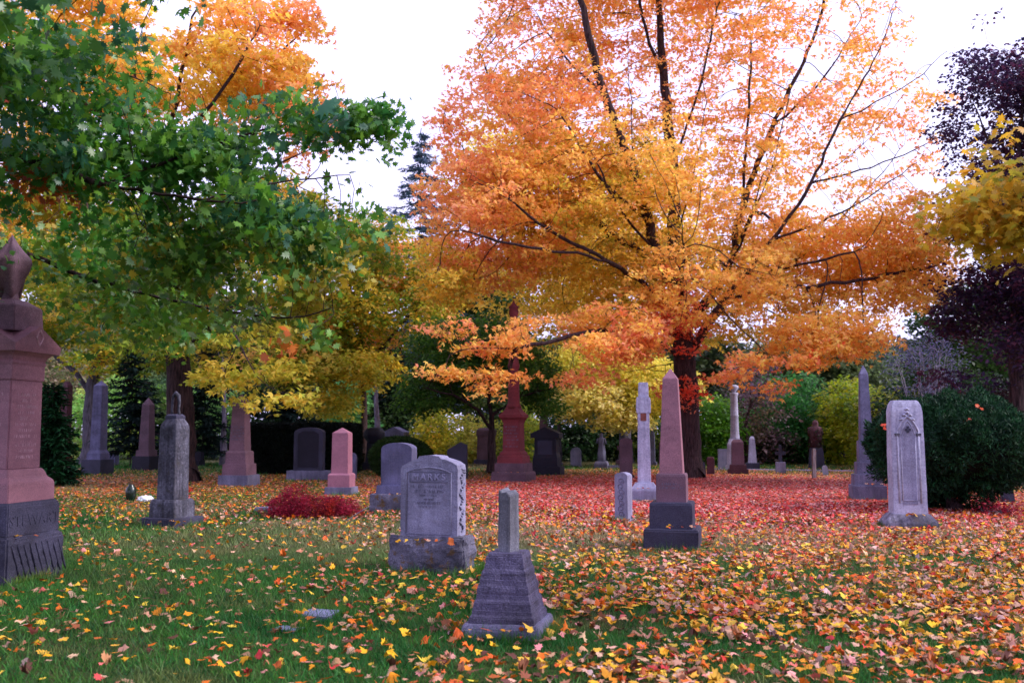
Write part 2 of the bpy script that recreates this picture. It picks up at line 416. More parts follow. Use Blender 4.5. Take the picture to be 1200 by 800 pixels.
def text(body, size, loc, mat, parent, rz=0, name='lettering', ext=.004, spacing=1.0):
    cu = bpy.data.curves.new('t', 'FONT'); cu.body = body; cu.size = size; cu.extrude = ext; cu.align_x = 'CENTER'; cu.align_y = 'CENTER'
    cu.space_character = spacing; cu.bevel_depth = min(.0015, ext*.3); cu.resolution_u = 3
    t = bpy.data.objects.new('t', cu); COL.objects.link(t); bpy.context.view_layer.update()
    me = bpy.data.meshes.new_from_object(t); bpy.data.objects.remove(t); me.materials.clear()
    me.transform(Matrix.Rotation(rz, 4, 'Z') @ Matrix.Rotation(math.pi/2, 4, 'X')); me.transform(Matrix.Translation(loc))
    return link(name, me, mat, parent)
def scratch(rows, w, mat, parent, loc=(0, 0, 0), rz=0, seed=0, name='worn_lettering', ch=.5):
    """rows (z, height, fraction of width): lettering too worn to read, as irregular shallow strokes"""
    rg = random.Random(seed); bm = bmesh.new()
    for z, h, fr in rows:
        x = -w*fr/2
        while x < w*fr/2:
            if rg.random() < .14: x += h*.8; continue
            for s in range(rg.randint(1, 3)):
                a = rg.choice((0, 0, .35, -.35, 1.57)); L = h*(.9 if abs(a) < 1 else .45); cx = x+rg.random()*h*.5
                dz = (rg.random()-.5)*h*.5 if a > 1 else 0
                ux, uz = math.sin(a)*L/2, math.cos(a)*L/2; tw = h*.07; nx, nz = math.cos(a)*tw, -math.sin(a)*tw
                q = [(cx-ux-nx, z-uz-nz+dz), (cx-ux+nx, z-uz+nz+dz), (cx+ux+nx, z+uz+nz+dz), (cx+ux-nx, z+uz-nz+dz)]
                y = -rg.random()*.0012
                f_ = [bm.verts.new((p[0], y-.0015, p[1])) for p in q]; b_ = [bm.verts.new((p[0], .002, p[1])) for p in q]
                bm.faces.new(f_)
                for i in range(4): bm.faces.new((f_[i], b_[i], b_[(i+1) % 4], f_[(i+1) % 4]))
            x += h*.78
    bm.transform(Matrix.Translation(loc) @ Matrix.Rotation(rz, 4, 'Z')); return bm_obj(name, bm, mat, parent)
class Mon:
    """monument placed by the pixel where its near foot touches the ground"""
    def __init__(s, name, label, px, py, hd_px=10, rz=0, cat='gravestone', group=None, lean=0):
        g = G(px, py); d = unit(g[:2]); s.s = g[1]/F; hd = hd_px*s.s
        s.Y = g[1]+hd; s.loc = (g[0]*s.Y/g[1], s.Y, 0); s.s = s.Y/F
        s.root = empty(name, s.loc, R(rz), label, cat, group); s.root.rotation_euler[1] = R(lean)
        rel = abs(R(rz)-(-math.atan2(s.loc[0], s.loc[1])))
        s.k = 1/(math.cos(rel)+abs(math.sin(rel))); s.k1 = 1/math.cos(rel)
    def z(s, py): return -py if py <= 0 else max(Zat(py, s.Y), 0)   # negative: metres
    def part(s, name, lv, mat, sq=True, hy=None, **o):
        L = []
        for l in lv:
            h = l[1]*s.s*(s.k if sq else s.k1); y = h if hy is None else (l[2] if len(l) > 2 else hy)*s.s
            L.append((s.z(l[0]), h, y))
        if L[0][0] > .02: L[0] = (L[0][0]-.004, *L[0][1:])
        else: L[0] = (-.08, *L[0][1:])
        return bm_obj(name, loft(L, **o), M[mat] if isinstance(mat, str) else mat, s.root)
    def tablet(s, name, py0, py1, hw, t, mat, style='round', **o):
        z0 = s.z(py0) if py0 else -.08; z1 = s.z(py1); w = hw*s.s*s.k1; pts = [(-w, z0), (w, z0)]
        H = z1-z0
        if style == 'flat': pts += [(w, z1), (-w, z1)]
        elif style == 'round':
            r = w; zc = z1-r*.95
            pts += [(w*math.cos(a), zc+r*.95*math.sin(a)) for a in np.linspace(0, math.pi, 15)]
        elif style == 'segment':
            zc = z1-w*.38
            pts += [(w*math.cos(a), zc+w*.38*math.sin(a)) for a in np.linspace(0, math.pi, 15)]
        elif style == 'peak': pts += [(w, z1-w*.45), (0, z1), (-w, z1-w*.45)]
        elif style == 'slant': pts += [(w*.95, z1-w*.25), (w*.3, z1), (-w, z1-w*.75)]
        elif style == 'serp':
            zc = z1-w*.38
            pts += [(w, zc), (w*.97, zc+w*.10), (w*.7, zc+w*.2), (w*.42, zc+w*.27), (w*.33, zc+w*.36), (w*.12, z1), (-w*.12, z1), (-w*.33, zc+w*.36), (-w*.42, zc+w*.27), (-w*.7, zc+w*.2), (-w*.97, zc+w*.10), (-w, zc)]
        return bm_obj(name, poly_slab(pts, t*s.s, **o), M[mat], s.root)
# =================================================================== MONUMENTS
# ---- tall pink granite monument with draped urn (left edge)
def left_monument():
    r = empty('monument', (-5.63, 10.45, 0), R(-9.5), 'tall pink granite monument with draped urn on dark rough base at left edge', 'monument')
    A = lambda nm, lv, m, **o: bm_obj(nm, loft(lv, **o), M[m], r)
    A('foundation', [(-.08, .475, .475), (.44, .465, .465), (.49, .45, .45)], 'darkbase', bevel=.02, cell=.05, amp=.014, freq=7, seed=3)
    bm = bmesh.new()                                                    # diagonal tooled ridges on the right face of the base
    for i in range(9):
        y = -.40+i*.095
        q = tube_bm([(.472, y, .40), (.474, y+.05, .28), (.476, y+.12, .10), (.474, y+.15, .05)], [.005, .011, .012, .004], 6, bm)
    bm_obj('tooling', bm, M['darkbase'], r, True)
    A('plinth', [(.485, .43, .43), (.80, .425, .425), (.84, .40, .40)], 'darkbase', bevel=.012, cell=.1, amp=.003, freq=6)
    text('STEWART', .17, (.4265, 0, .645), M['darkbase'], r, math.pi/2, 'family_name', .007, 1.1)
    A('die_base', [(.835, .385, .385), (1.04, .38, .38), (1.07, .36, .36), (1.10, .325, .325), (1.15, .31, .31), (1.19, .285, .285)], 'pink', bevel=.008)
    A('shaft', [(1.185, .27, .27), (2.12, .262, .262), (2.16, .262, .262)], 'pink', bevel=.014)
    A('frieze', [(2.157, .268, .268), (2.17, .272, .272), (2.33, .272, .272), (2.335, .282, .282), (2.36, .282, .282), (2.37, .27, .27), (2.42, .29, .29), (2.47, .345, .345)], 'pink', bevel=.005)
    scratch([(2.0-.065*i, .04, f) for i, f in enumerate((.8, .55, .9, .7, .5, .85, .6, .9, .4))], .40, M['wornp'], r, (.2655, 0, 0), math.pi/2, 4)
    scratch([(1.45-.065*i, .04, f) for i, f in enumerate((.8, .6, .7))], .40, M['wornp'], r, (.2695, 0, 0), math.pi/2, 5)
    scratch([(2.0-.065*i, .04, f) for i, f in enumerate((.8, .55, .9, .7, .5, .85))], .40, M['wornp'], r, (0, -.2655, 0), 0, 6)
    bm_obj('gable_cap', cross_gable(.385, 2.465, 2.545, 2.76), M['pink'], r)
    bm = bmesh.new(); zc = 2.63; pts = [(0, .09), (.055, 0), (0, -.09), (-.055, 0), (0, .09), (.055, 0)]
    tube_bm([(.388, a, zc+b) for a, b in pts], .009, 6, bm)
    bm_obj('diamond_emblem', bm, M['wornp'], r)
    A('urn_pedestal', [(2.70, .25, .25), (2.98, .235, .235), (3.0, .20, .20), (3.06, .12, .12)], 'pinkd', bevel=.01)
    bm_obj('draped_urn', lathe([(.12, 3.04), (.085, 3.09), (.075, 3.14), (.11, 3.22), (.14, 3.34), (.15, 3.44), (.10, 3.52), (.05, 3.56)], 40, .03, 7), M['pinkd'], r, True)
    bm = lathe([(.06, 3.12), (.125, 3.15), (.14, 3.24), (.17, 3.36), (.195, 3.47), (.185, 3.53), (.125, 3.61), (.075, 3.68), (.035, 3.75), (.004, 3.80)], 64, .09, 6, -.012, -.01)
    for v in bm.verts:
        a = math.atan2(v.co.y, v.co.x); v.co.z += .05*math.sin(3*a+1)*(v.co.z < 3.3); f = 1+.10*math.cos(4*a)*(3.3 < v.co.z < 3.6); v.co.x *= f; v.co.y *= f
    bm_obj('drapery', bm, M['pinkd'], r, True)
left_monument()
# ---- weathered marble pillar with broken finial
m = Mon('monument', 'streaked weathered white marble pillar with broken handled finial on dark base', 201, 620, 34, -21, 'monument')
m.part('foundation', [(-.001, 35.5), (606, 35), (605, 34)], 'darkbase', bevel=.012, cell=.12, amp=.006)
m.part('plinth', [(606, 25.5), (588, 25), (584, 22.5)], 'pillar', bevel=.01)
m.part('shaft', [(584, 17.6), (502, 16.6), (498, 16), (488, 9)], 'pillar', bevel=.008, cell=.12, amp=.004)
z = m.z(489)
m.part('finial_base', [(490, 11.5), (487, 11), (485, 8)], 'dgrey', bevel=.004)
bm = tube_bm([(-.07, 0, z+.03), (-.075, 0, z+.16), (-.07, 0, z+.27), (-.05, 0, z+.36), (0, 0, z+.41), (.055, 0, z+.37), (.075, 0, z+.27), (.07, 0, z+.15), (.075, 0, z+.03)], [.028, .02, .024, .032, .042, .034, .026, .02, .03], 10)
bm_obj('finial', bm, M['pillar'], m.root, True)
# ---- family stone
def marks_stone():
    m = Mon('headstone', 'large pale grey family headstone carved MARKS on a rough rock-faced base', 507, 674, 24, -17, 'headstone')
    s = m.s
    m.part('base', [(-.001, 41.5, 21), (-.24, 42.5, 22), (-.42, 42, 21.5)], 'rock', sq=False, hy=20, bevel=.02, cell=.035, amp=.035, freq=5.5, seed=5)
    w = 32.5*s*m.k1; z0 = .415; z1 = m.z(534); sh = .10
    top = [(w, z1-sh-.05), (w*.97, z1-sh), (w*.80, z1-.065), (w*.55, z1-.035), (w*.40, z1-.022), (w*.34, z1), (w*.1, z1+.012), (-w*.15, z1+.01), (-w*.36, z1), (-w*.42, z1-.028), (-w*.7, z1-.06), (-w*.96, z1-sh-.01), (-w, z1-sh-.05)]
    t = .27
    tb = poly_slab([(-w, z0), (w, z0)]+top, t, .016, .045, .008, 9, 2)
    bm_obj('tablet', tb, M['greyl'], m.root)
    yf = -t/2
    def panel(pts, th, mat, nm, y=yf):
        return bm_obj(nm, poly_slab(pts, th, .004, y0=y), M[mat], m.root)
    # raised border round a sunk field
    iw = w*.78; zt = z1-.155; bm = bmesh.new()
    tube_bm([(-iw, yf-.004, z0+.03), (-iw, yf-.004, zt-.03), (-iw*.6, yf-.004, zt+.01), (0, yf-.004, zt+.03), (iw*.6, yf-.004, zt+.01), (iw, yf-.004, zt-.03), (iw, yf-.004, z0+.03), (-iw, yf-.004, z0+.03)], .010, 6, bm)
    bm_obj('border', bm, M['greyl'], m.root, True)
    zp = z1-.235; bm = bmesh.new(); a = iw*.86
    tube_bm([(-a, yf-.003, zp-.055), (-a, yf-.003, zp+.055), (a, yf-.003, zp+.055), (a, yf-.003, zp-.055), (-a, yf-.003, zp-.055)], .006, 6, bm)
    bm_obj('name_panel_frame', bm, M['worn'], m.root)
    text('MARKS', .105, (0, yf-.006, zp), M['letter'], m.root, 0, 'family_name', .010, 1.35)
    scratch([(zp-.105, .035, .95), (zp-.16, .04, .8), (zp-.205, .022, .5)], iw*1.7, M['worn'], m.root, (0, yf-.008, 0), 0, 8)
    text('HIS WIFE', .026, (0, yf-.007, zp-.25), M['worn'], m.root, 0, 'lettering', .002, 1.2)
    text('ALICE ELLIOTT', .040, (0, yf-.007, zp-.29), M['worn'], m.root, 0, 'lettering', .002, 1.1)
    scratch([(zp-.335, .028, .6)], iw*1.3, M['worn'], m.root, (0, yf-.008, 0), 0, 9)
    rg = random.Random(5); bm = bmesh.new()                             # carved vine down the right edge
    for i in range(26):
        z = z0+.05+i*(z1-z0-.2)/26; y = math.sin(i*1.1)*.05
        tube_bm([(w-.004, y, z), (w+.016, y+.03*rg.choice((-1, 1)), z+.018), (w-.002, y+.05*rg.choice((-1, 1)), z+.035)], [.008, .012, .004], 6, bm)
    bm_obj('carved_vine', bm, M['greyl'], m.root, True)
marks_stone()
# ---- foreground broken shaft on slate pyramid
m = Mon('gravestone', 'small broken square shaft on a cracked stepped purple pyramid in the foreground', 596, 753, 46, -13)
m.part('slab', [(-.001, 54), (-.085, 53), (-.125, 50.5)], 'grey', bevel=.008, cell=.05, amp=.007, freq=6)
lv = [(-.12, 45)]
for i in range(9):
    f = i/8.4; w = 44-19*f+(.8, -.5, .3, -.9, .6, 0)[i % 6]
    lv += [(-(.135+.475*f), w), (-(.135+.475*f+.028), w-.4), (-(.135+.475*f+.032), w-1.1), (-(.135+.475*f+.038), w-1.1)]
lv.append((-.65, 23))
m.part('pyramid', lv, 'plum', bevel=0, cell=.035, amp=.009, freq=8, seed=8)
bm = loft([(.63, .062, .062), (.74, .063, .063), (1.12, .060, .060)], .006, .04, .003, 12)
for v in bm.verts:
    if v.co.z > 1.05: v.co.z += (-.25*v.co.x+.15*v.co.y)+.01*math.sin(v.co.x*70)
bm.transform(Matrix.Rotation(R(-28), 4, 'Z')); bm_obj('shaft', bm, M['greyshaft'], m.root)
bm = loft([(.60, .10, .10), (.648, .085, .085)], .01, .04, .005, 12); bm_obj('collar', bm, M['plum'], m.root)
# ---- centre pink obelisk
m = Mon('obelisk', 'pink granite obelisk on two dark grey steps in front of the orange maple', 789, 648, 30, -15, 'obelisk')
m.part('lower_step', [(-.001, 33.5), (619, 33.2), (617, 32)], 'dgrey', bevel=.012, cell=.09, amp=.008, freq=6)
m.part('upper_step', [(619, 26.3), (589, 26), (587, 25)], 'dgrey', bevel=.01, cell=.09, amp=.006, freq=6, seed=4)
m.part('die', [(588, 18.6), (556, 18.3), (554, 17.2)], 'pinkd', bevel=.008)
m.part('shaft', [(555, 14.6), (444, 9.3), (432, .6)], 'pink', bevel=.006)
scratch([(m.z(566)-.05*i, .035, f) for i, f in enumerate((.7, .9))], .34, M['wornd'], m.root, (0, -18.3*m.s*m.k-.003, 0), 0, 3)
# ---- white pillar with truncated cross and rust panel
m = Mon('monument', 'tall white stone pillar with stump of a cross and small rust panel', 755.5, 590, 17, -9, 'monument')
m.part('base', [(-.001, 15.8), (574, 15.5), (571, 14.5), (565, 10.5)], 'greyl', bevel=.008, cell=.1, amp=.004)
m.part('pillar', [(566, 7.6), (483, 6.6)], 'white', sq=False, hy=7, bevel=.006, cell=.12, amp=.003)
m.part('cross_block', [(484, 8.2), (478, 8.4), (467, 8.2), (465, 7)], 'white', sq=False, hy=7.6, bevel=.012)
m.part('cross_stump', [(466, 6), (448, 5.6)], 'white', sq=False, hy=5.6, bevel=.01, cell=.08, amp=.006)
bm = loft([(m.z(493), .065, .012), (m.z(484), .065, .012)], .004); bm.transform(Matrix.Translation((0, -.137, 0))); bm_obj('rust_panel', bm, M['terra'], m.root)
# ---- carved small grey stone
m = Mon('headstone', 'small thick grey headstone with scroll carving beside the white pillar', 731, 612, 12, -32, 'headstone')
m.part('base_slab', [(-.001, 15.5), (-.035, 15), (-.05, 13)], 'greyl', bevel=.008)
z0 = .04; z1 = m.z(553); w = .125
bm_obj('tablet', poly_slab([(-w, z0), (w, z0), (w, z1-.05), (w*.6, z1-.012), (0, z1), (-w*.6, z1-.012), (-w, z1-.05)], .20, .012, .05, .004, 9), M['greyl'], m.root)
bm = bmesh.new()
for i in range(7):
    sg = (-1) ** i; zc = z0+.1+i*(z1-z0-.2)/6.5
    tube_bm([(sg*.055*math.cos(a)*(1-a/9), -.103, zc+.055*math.sin(a)*(1-a/9)) for a in np.linspace(-1, 6, 12)], [.004]+[.011]*10+[.004], 5, bm)
bm_obj('scroll_carving', bm, M['grey'], m.root, True)
# ---- red column monument
m = Mon('monument', 'tall red sandstone column with urn top on stepped grey-brown base', 602, 567, 26, -18, 'monument')
m.part('foundation', [(-.001, 26.5), (554, 26.3), (552, 25)], 'brown', bevel=.015, cell=.15, amp=.012)
m.part('plinth', [(553, 22.5), (542, 22)], 'brown', bevel=.012)
m.part('die_base', [(543, 19.5), (534, 19), (533, 16.6), (530.5, 16.4), (528, 13.6)], 'red', bevel=.005)
m.part('die', [(529, 13), (494, 12.3)], 'red', bevel=.012)
m.part('cornice', [(495, 12.8), (492, 14), (489, 17.3), (486, 17.6), (484, 14.5), (480, 10.5), (477, 9)], 'red', bevel=.006)
scratch([(m.z(500)-.1*i, .06, f) for i, f in enumerate((.8, .6, .9, .7, .85, .5, .8))], .5, M['wornd'], m.root, (0, -13*m.s*m.k-.004, 0), 0, 12)
q = m.s; bm_obj('column', lathe([(8.8*q, m.z(478)), (8.5*q, m.z(475)), (7.4*q, m.z(473)), (7*q, m.z(468)), (6.2*q, m.z(432)), (7*q, m.z(430)), (7*q, m.z(427)), (6*q, m.z(425)), (5.4*q, m.z(392)), (6.8*q, m.z(389)), (7*q, m.z(385)), (4.6*q, m.z(383))]), M['red'], m.root, True)
bm_obj('urn', lathe([(4*q, m.z(384)), (2.2*q, m.z(380)), (2*q, m.z(377)), (4.4*q, m.z(372)), (5.8*q, m.z(366)), (5.2*q, m.z(362)), (6*q, m.z(361)), (6*q, m.z(359.5)), (3*q, m.z(357)), (1.2*q, m.z(354)), (.2*q, m.z(351))]), M['red'], m.root, True)
# ---- black gabled monument right of the red column
m = Mon('monument', 'black granite monument with gabled top right of the red column', 641, 558, 14, -16, 'monument')
m.part('base', [(-.001, 18, 12), (546, 17.6, 12)], 'black', sq=False, hy=12, bevel=.012)
m.part('die', [(547, 14.5, 10), (536, 14, 10), (530, 12.6, 9), (512, 12.4, 9)], 'black', sq=False, hy=9, bevel=.01)
m.tablet('pediment', 513, 500, 16.5, 22, 'black', 'peak', bevel=.01)
m.part('inset', [(532, 8.5, .4), (516, 8.5, .4)], 'dgrey', sq=False, hy=.4, bevel=.002).location = (0, -9.3*m.s, 0)
# ---- pillar groups of the left background
def simple_obelisk(label, px, py, rows, mat, bmat, rz=-12, hd=None, name='obelisk', tip=True, group=None, cat='obelisk', dmat=None):
    """rows: list of part tuples (name, [(py,hw)...]) from the ground up"""
    hd = hd or rows[0][1][0][1]*.8
    m = Mon(name, label, px, py, hd, rz, cat, group)
    for nm, lv in rows: m.part(nm, lv, bmat if nm in ('base', 'lower_base') else (dmat or mat) if nm in ('die', 'plinth') else mat, bevel=.01)
    return m
simple_obelisk('tall dark grey obelisk standing directly before the forked left tree', 114, 557, [('base', [(-.001, 18), (538, 17.5)]), ('shaft', [(539, 12.5), (531, 12.3), (527, 9.6), (452, 8), (446, .6)])], 'blue', 'dgrey')
m = simple_obelisk('red sandstone shaft half hidden by the dark conifer at left', 74, 562, [('base', [(-.001, 13.5), (546, 13)]), ('plinth', [(547, 9.5), (534, 9.2)]), ('shaft', [(535, 7.2), (452, 6), (447, 3)])], 'redd', 'dgrey', dmat='red')
simple_obelisk('dark brown obelisk on a black base behind the marble pillar', 171, 552, [('base', [(-.001, 16), (534, 15.5)]), ('die', [(535, 12), (527, 11.5)]), ('shaft', [(528, 9.2), (474, 7), (466, .6)])], 'brown', 'black')
m = simple_obelisk('dull pink obelisk on three stepped blocks beside the square hedge', 280, 571, [('base', [(-.001, 24), (556, 23.5)]), ('plinth', [(557, 19.5), (543, 19)]), ('die', [(544, 16.5), (530, 15.8), (528, 14.5)]), ('shaft', [(529, 12.6), (470, 9.6), (462, .6)])], 'pinkd', 'grey', -8)
scratch([(m.z(500)-.09*i, .06, f) for i, f in enumerate((.8, .6, .9, .7, .8))], .42, M['wornd'], m.root, (0, -12*m.s*m.k-.004, 0), 0, 21)
m = Mon('headstone', 'small blue grey headstone behind the tall dark obelisk', 130, 545, 4, -10, 'headstone'); m.tablet('tablet', 0, 530, 6.5, 8, 'blue', 'flat', bevel=.02)
m = Mon('gravestone', 'low black stepped stone base under the dark spruce', 231, 547, 8, -10); m.part('base', [(-.001, 9), (539, 8.7)], 'black', bevel=.01); m.part('tablet', [(540, 6), (529, 5.6)], 'black', sq=False, hy=3.5, bevel=.02)
m = Mon('monument', 'pale lilac stone monument seen far off behind the spruce', 241, 535, 6, -10, 'monument'); m.part('base', [(-.001, 10), (528, 9.5)], 'greyl', bevel=.02); m.part('plinth', [(529, 7), (521, 6.5)], 'greyl', bevel=.02)
bm_obj('figure', lathe([(5.2*m.s, m.z(522)), (4.6*m.s, m.z(505)), (4*m.s, m.z(492)), (5*m.s, m.z(484)), (4.6*m.s, m.z(478)), (1.8*m.s, m.z(474)), (2.6*m.s, m.z(469)), (2.2*m.s, m.z(464)), (.4*m.s, m.z(462))], 20, .08, 5), M['greyl'], m.root, True)
# ---- dark headstone before the hedge
m = Mon('headstone', 'dark grey granite headstone on wide base in front of the square hedge', 362, 564, 12, -2, 'headstone')
m.part('base', [(-.001, 24, 9), (551, 23.6, 9)], 'grey', sq=False, hy=9, bevel=.012, cell=.12, amp=.006)
m.tablet('tablet', 552, 500.5, 16.5, 12, 'dgrey', 'segment', bevel=.012)
bm_obj('polished_panel', poly_slab([(x*m.s, m.z(y)) for x, y in ((-12, 547), (12, 547), (12, 508), (7, 505), (-7, 505), (-12, 508))], .02, .003, y0=-6.4*m.s), M['black'], m.root)
# ---- rose pointed stone
m = Mon('gravestone', 'rose granite pillar with pointed top beside the burgundy shrub', 400, 582, 17, -6)
m.part('base', [(-.001, 19.7), (570, 19.3)], 'grey', bevel=.012, cell=.1, amp=.006)
m.part('plinth', [(571, 16), (556, 15.8), (554, 14)], 'rose', bevel=.008)
m.part('shaft', [(555, 12.4), (507, 11.6), (501, .6)], 'rose', bevel=.01)
m = Mon('headstone', 'grey headstone sliver just behind the rose granite pillar', 411, 563, 5, -6, 'headstone'); m.tablet('tablet', 0, 530, 6, 7, 'blue', 'round', bevel=.01)
# ---- dark monument with round crown, gabled stone behind the clipped bush
m = Mon('monument', 'black carved monument with round crowned top left of the clipped bush', 438, 552, 9, -8, 'monument')
m.part('base', [(-.001, 14), (541, 13.5)], 'black', bevel=.015); m.part('die', [(542, 10.5), (534, 9.5), (518, 8.5)], 'black', bevel=.02)
bm_obj('crown', lathe([(8*m.s, m.z(519)), (8*m.s, m.z(517)), (11.5*m.s, m.z(512)), (11.8*m.s, m.z(507)), (9*m.s, m.z(502)), (4*m.s, m.z(500.5))], 24, .05, 6), M['black'], m.root, True)
m = Mon('monument', 'lilac grey gabled tomb top rising behind the clipped round bush', 464, 543, 8, -20, 'monument')
m.part('die', [(-.001, 9.5), (510, 9)], 'dgrey', bevel=.02); m.tablet('pediment', 511, 500, 12, 17, 'grey', 'peak', bevel=.02)
# ---- rounded blue grey headstone
m = Mon('headstone', 'round topped blue grey headstone on two steps left of the family stone', 467, 601, 16, -14, 'headstone')
m.part('base', [(-.001, 28, 17), (578, 27.5, 16.5)], 'rock', sq=False, hy=17, bevel=.015, cell=.07, amp=.02, freq=6)
m.part('step', [(578, 22, 12.5), (568, 21.5, 12)], 'blue', sq=False, hy=12, bevel=.01)
m.tablet('tablet', 569, 518.5, 17.5, 18, 'blue', 'segment', bevel=.012, cell=.1, amp=.003)
scratch([(m.z(526)-.055*i, .035, f) for i, f in enumerate((.5, .8, .9, .6, .9, .8, .5, .8, .6))], .40, M['worn'], m.root, (0, -9*m.s-.003, 0), 0, 31)
# ---- stones left of the red column
m = Mon('headstone', 'dark purple headstone with slanted top behind the family stone', 536, 562, 5, -8, 'headstone'); m.tablet('tablet', 0, 518, 11.5, 7, 'dgrey', 'slant', bevel=.02)
m = Mon('monument', 'brown granite block monument behind the thin black maple trunk', 570, 545, 9, -12, 'monument')
m.part('base', [(-.001, 15), (538, 14.5)], 'dgrey', bevel=.02); m.part('die', [(539, 11.3), (509, 10.8)], 'brown', bevel=.02); m.part('cap', [(510, 12.2), (504, 12), (501, 8)], 'brown', bevel=.02)
m = Mon('obelisk', 'grey brown spire behind the black gabled monument', 637, 548, 8, -12, 'obelisk'); m.part('shaft', [(-.001, 7), (520, 6), (486, 4), (479, .4)], 'brown', bevel=.01)
# ---- small far stones right of centre
m = Mon('headstone', 'small white round topped headstone before the dark thicket', 675, 547, 4, -14, 'headstone'); m.tablet('tablet', 0, 524, 5.8, 6, 'greyl', 'round', bevel=.02); m.part('base', [(-.001, 7.5, 4.5), (545, 7.3, 4.5)], 'greyl', sq=False, hy=4.5, bevel=.01)
m = Mon('statue', 'distant grey stone statue on a low pedestal left of the brown slab', 705, 549, 6, -14, 'statue')
m.part('pedestal', [(-.001, 9), (543, 8.6), (540, 7)], 'grey', bevel=.015); q = m.s
bm_obj('figure', lathe([(5*q, m.z(541)), (4.6*q, m.z(530)), (3.4*q, m.z(520)), (4.4*q, m.z(516)), (4.2*q, m.z(513)), (1.5*q, m.z(512)), (2.1*q, m.z(510)), (1.9*q, m.z(508)), (.4*q, m.z(507))], 20, .08, 5), M['grey'], m.root, True)
bm_obj('arms', tube_bm([(-5*q, -.05, m.z(519)), (-4*q, -.02, m.z(514)), (0, 0, m.z(513.5)), (4*q, -.02, m.z(514)), (5.4*q, -.05, m.z(520))], 1.2*q, 8), M['grey'], m.root, True)
m = Mon('kerb_stone', 'low grey stone curb running between statue and small pink cross', 724, 549, 3, -5, 'curb'); m.part('curb', [(-.001, 13, 2), (545, 13, 2)], 'grey', sq=False, hy=2, bevel=.01)
m = Mon('monument', 'small pale pink cross monument behind the brown slab', 728, 546, 4, -14, 'monument')
m.part('base', [(-.001, 6.5), (539, 6.2)], 'pinkd', bevel=.01); m.part('cross_shaft', [(540, 2.3), (515, 2)], 'pinkd', bevel=.01); m.part('cross_arm', [(527, 4.4, 1.5), (522, 4.4, 1.5)], 'pinkd', sq=False, hy=1.6, bevel=.01)
m = Mon('headstone', 'tall narrow reddish brown slab behind the carved grey headstone', 734, 562, 6, -8, 'headstone'); m.part('base', [(-.001, 9, 6), (556, 9, 6)], 'redd', sq=False, hy=6, bevel=.01); m.tablet('tablet', 557, 513, 7.4, 8, 'brown', 'segment', bevel=.02)
m = Mon('obelisk', 'thin lilac spire half hidden behind the white pillar', 765, 546, 5, -14, 'obelisk'); m.part('base', [(-.001, 5), (541, 5)], 'grey', bevel=.01); m.part('shaft', [(542, 3.2), (510, 2.6), (500, .4)], 'grey', bevel=.01)
m = Mon('gravestone', 'short pinkish post stone close left of the pink obelisk', 776, 545, 4, -14); m.part('shaft', [(-.001, 4), (520, 3.4), (514, 1)], 'pinkd', bevel=.01)
m = Mon('gravestone', 'short dark stump stone at the foot of the orange maple', 825, 561, 3, -5); m.part('shaft', [(-.001, 2.4), (545, 2), (541, 1)], 'dgrey', bevel=.01)
m = Mon('gravestone', 'small reddish brown square post stone right of the maple trunk', 833, 558, 4, -14); m.part('shaft', [(-.001, 4.6), (536.5, 4.2), (535, 3.4)], 'redd', bevel=.01)
# ---- white column group
m = Mon('monument', 'tall white marble column with broken urn behind a brown pillar', 862, 552, 10, -14, 'monument'); q = m.s
m.part('base', [(-.001, 12), (545, 11.5)], 'white', bevel=.02); m.part('die', [(546, 9.5), (520, 8.8), (514, 6.5)], 'white', bevel=.02)
bm_obj('column', lathe([(6*q, m.z(515)), (5.4*q, m.z(512)), (4.9*q, m.z(508)), (4.5*q, m.z(488)), (5*q, m.z(487)), (4.5*q, m.z(486)), (4.1*q, m.z(464)), (5*q, m.z(462)), (5*q, m.z(460))]), M['white'], m.root, True)
bm_obj('urn', lathe([(2*q, m.z(461)), (2*q, m.z(459)), (5.4*q, m.z(455)), (5.8*q, m.z(452.5)), (3*q, m.z(451))]), M['white'], m.root, True)
m = Mon('gravestone', 'pinkish brown tapered pillar on a dark base before the white column', 865, 557, 9, -12)
m.part('lower_base', [(-.001, 12), (549, 11.7)], 'redd', bevel=.01); m.part('base', [(550, 10), (544, 9.5)], 'redd', bevel=.01); m.part('shaft', [(545, 7.6), (518, 7), (514.5, 4.5)], 'pinkd', bevel=.015)
m = Mon('headstone', 'wide pale blue grey slab left of the white column', 850, 550, 4, -5, 'headstone'); m.tablet('tablet', 0, 526, 8, 6, 'greyl', 'flat', bevel=.015)
m = Mon('obelisk', 'small white tapering obelisk right of the white column', 882, 551, 7, -12, 'obelisk'); m.part('base', [(-.001, 8.5), (542, 8)], 'dgrey', bevel=.02); m.part('shaft', [(543, 5.2), (514, 3.2), (511, 1.6)], 'white', bevel=.01)
m = Mon('gravestone', 'small dark stone cross standing on a pale grey block', 915, 556, 5, -14); q = m.s
m.part('block', [(-.001, 6), (541, 5.8)], 'greyl', bevel=.015); m.part('cross_shaft', [(542, 2.2), (521, 1.8)], 'dgrey', bevel=.01); m.part('cross_arm', [(532.5, 6, 1.6), (529, 6, 1.6)], 'dgrey', sq=False, hy=1.6, bevel=.01)
m = Mon('monument', 'dark red brown statue-like monument in ivy behind the wooden post', 957, 549.5, 7, -14, 'monument'); q = m.s
m.part('pedestal', [(-.001, 10), (528, 8), (524, 7)], 'dgrey', bevel=.02)
bm_obj('figure', lathe([(6*q, m.z(525)), (6.4*q, m.z(512)), (8*q, m.z(506)), (7.4*q, m.z(501)), (3*q, m.z(499)), (3.6*q, m.z(496)), (2.4*q, m.z(493)), (.4*q, m.z(492))], 22, .1, 5), M['redd'], m.root, True)
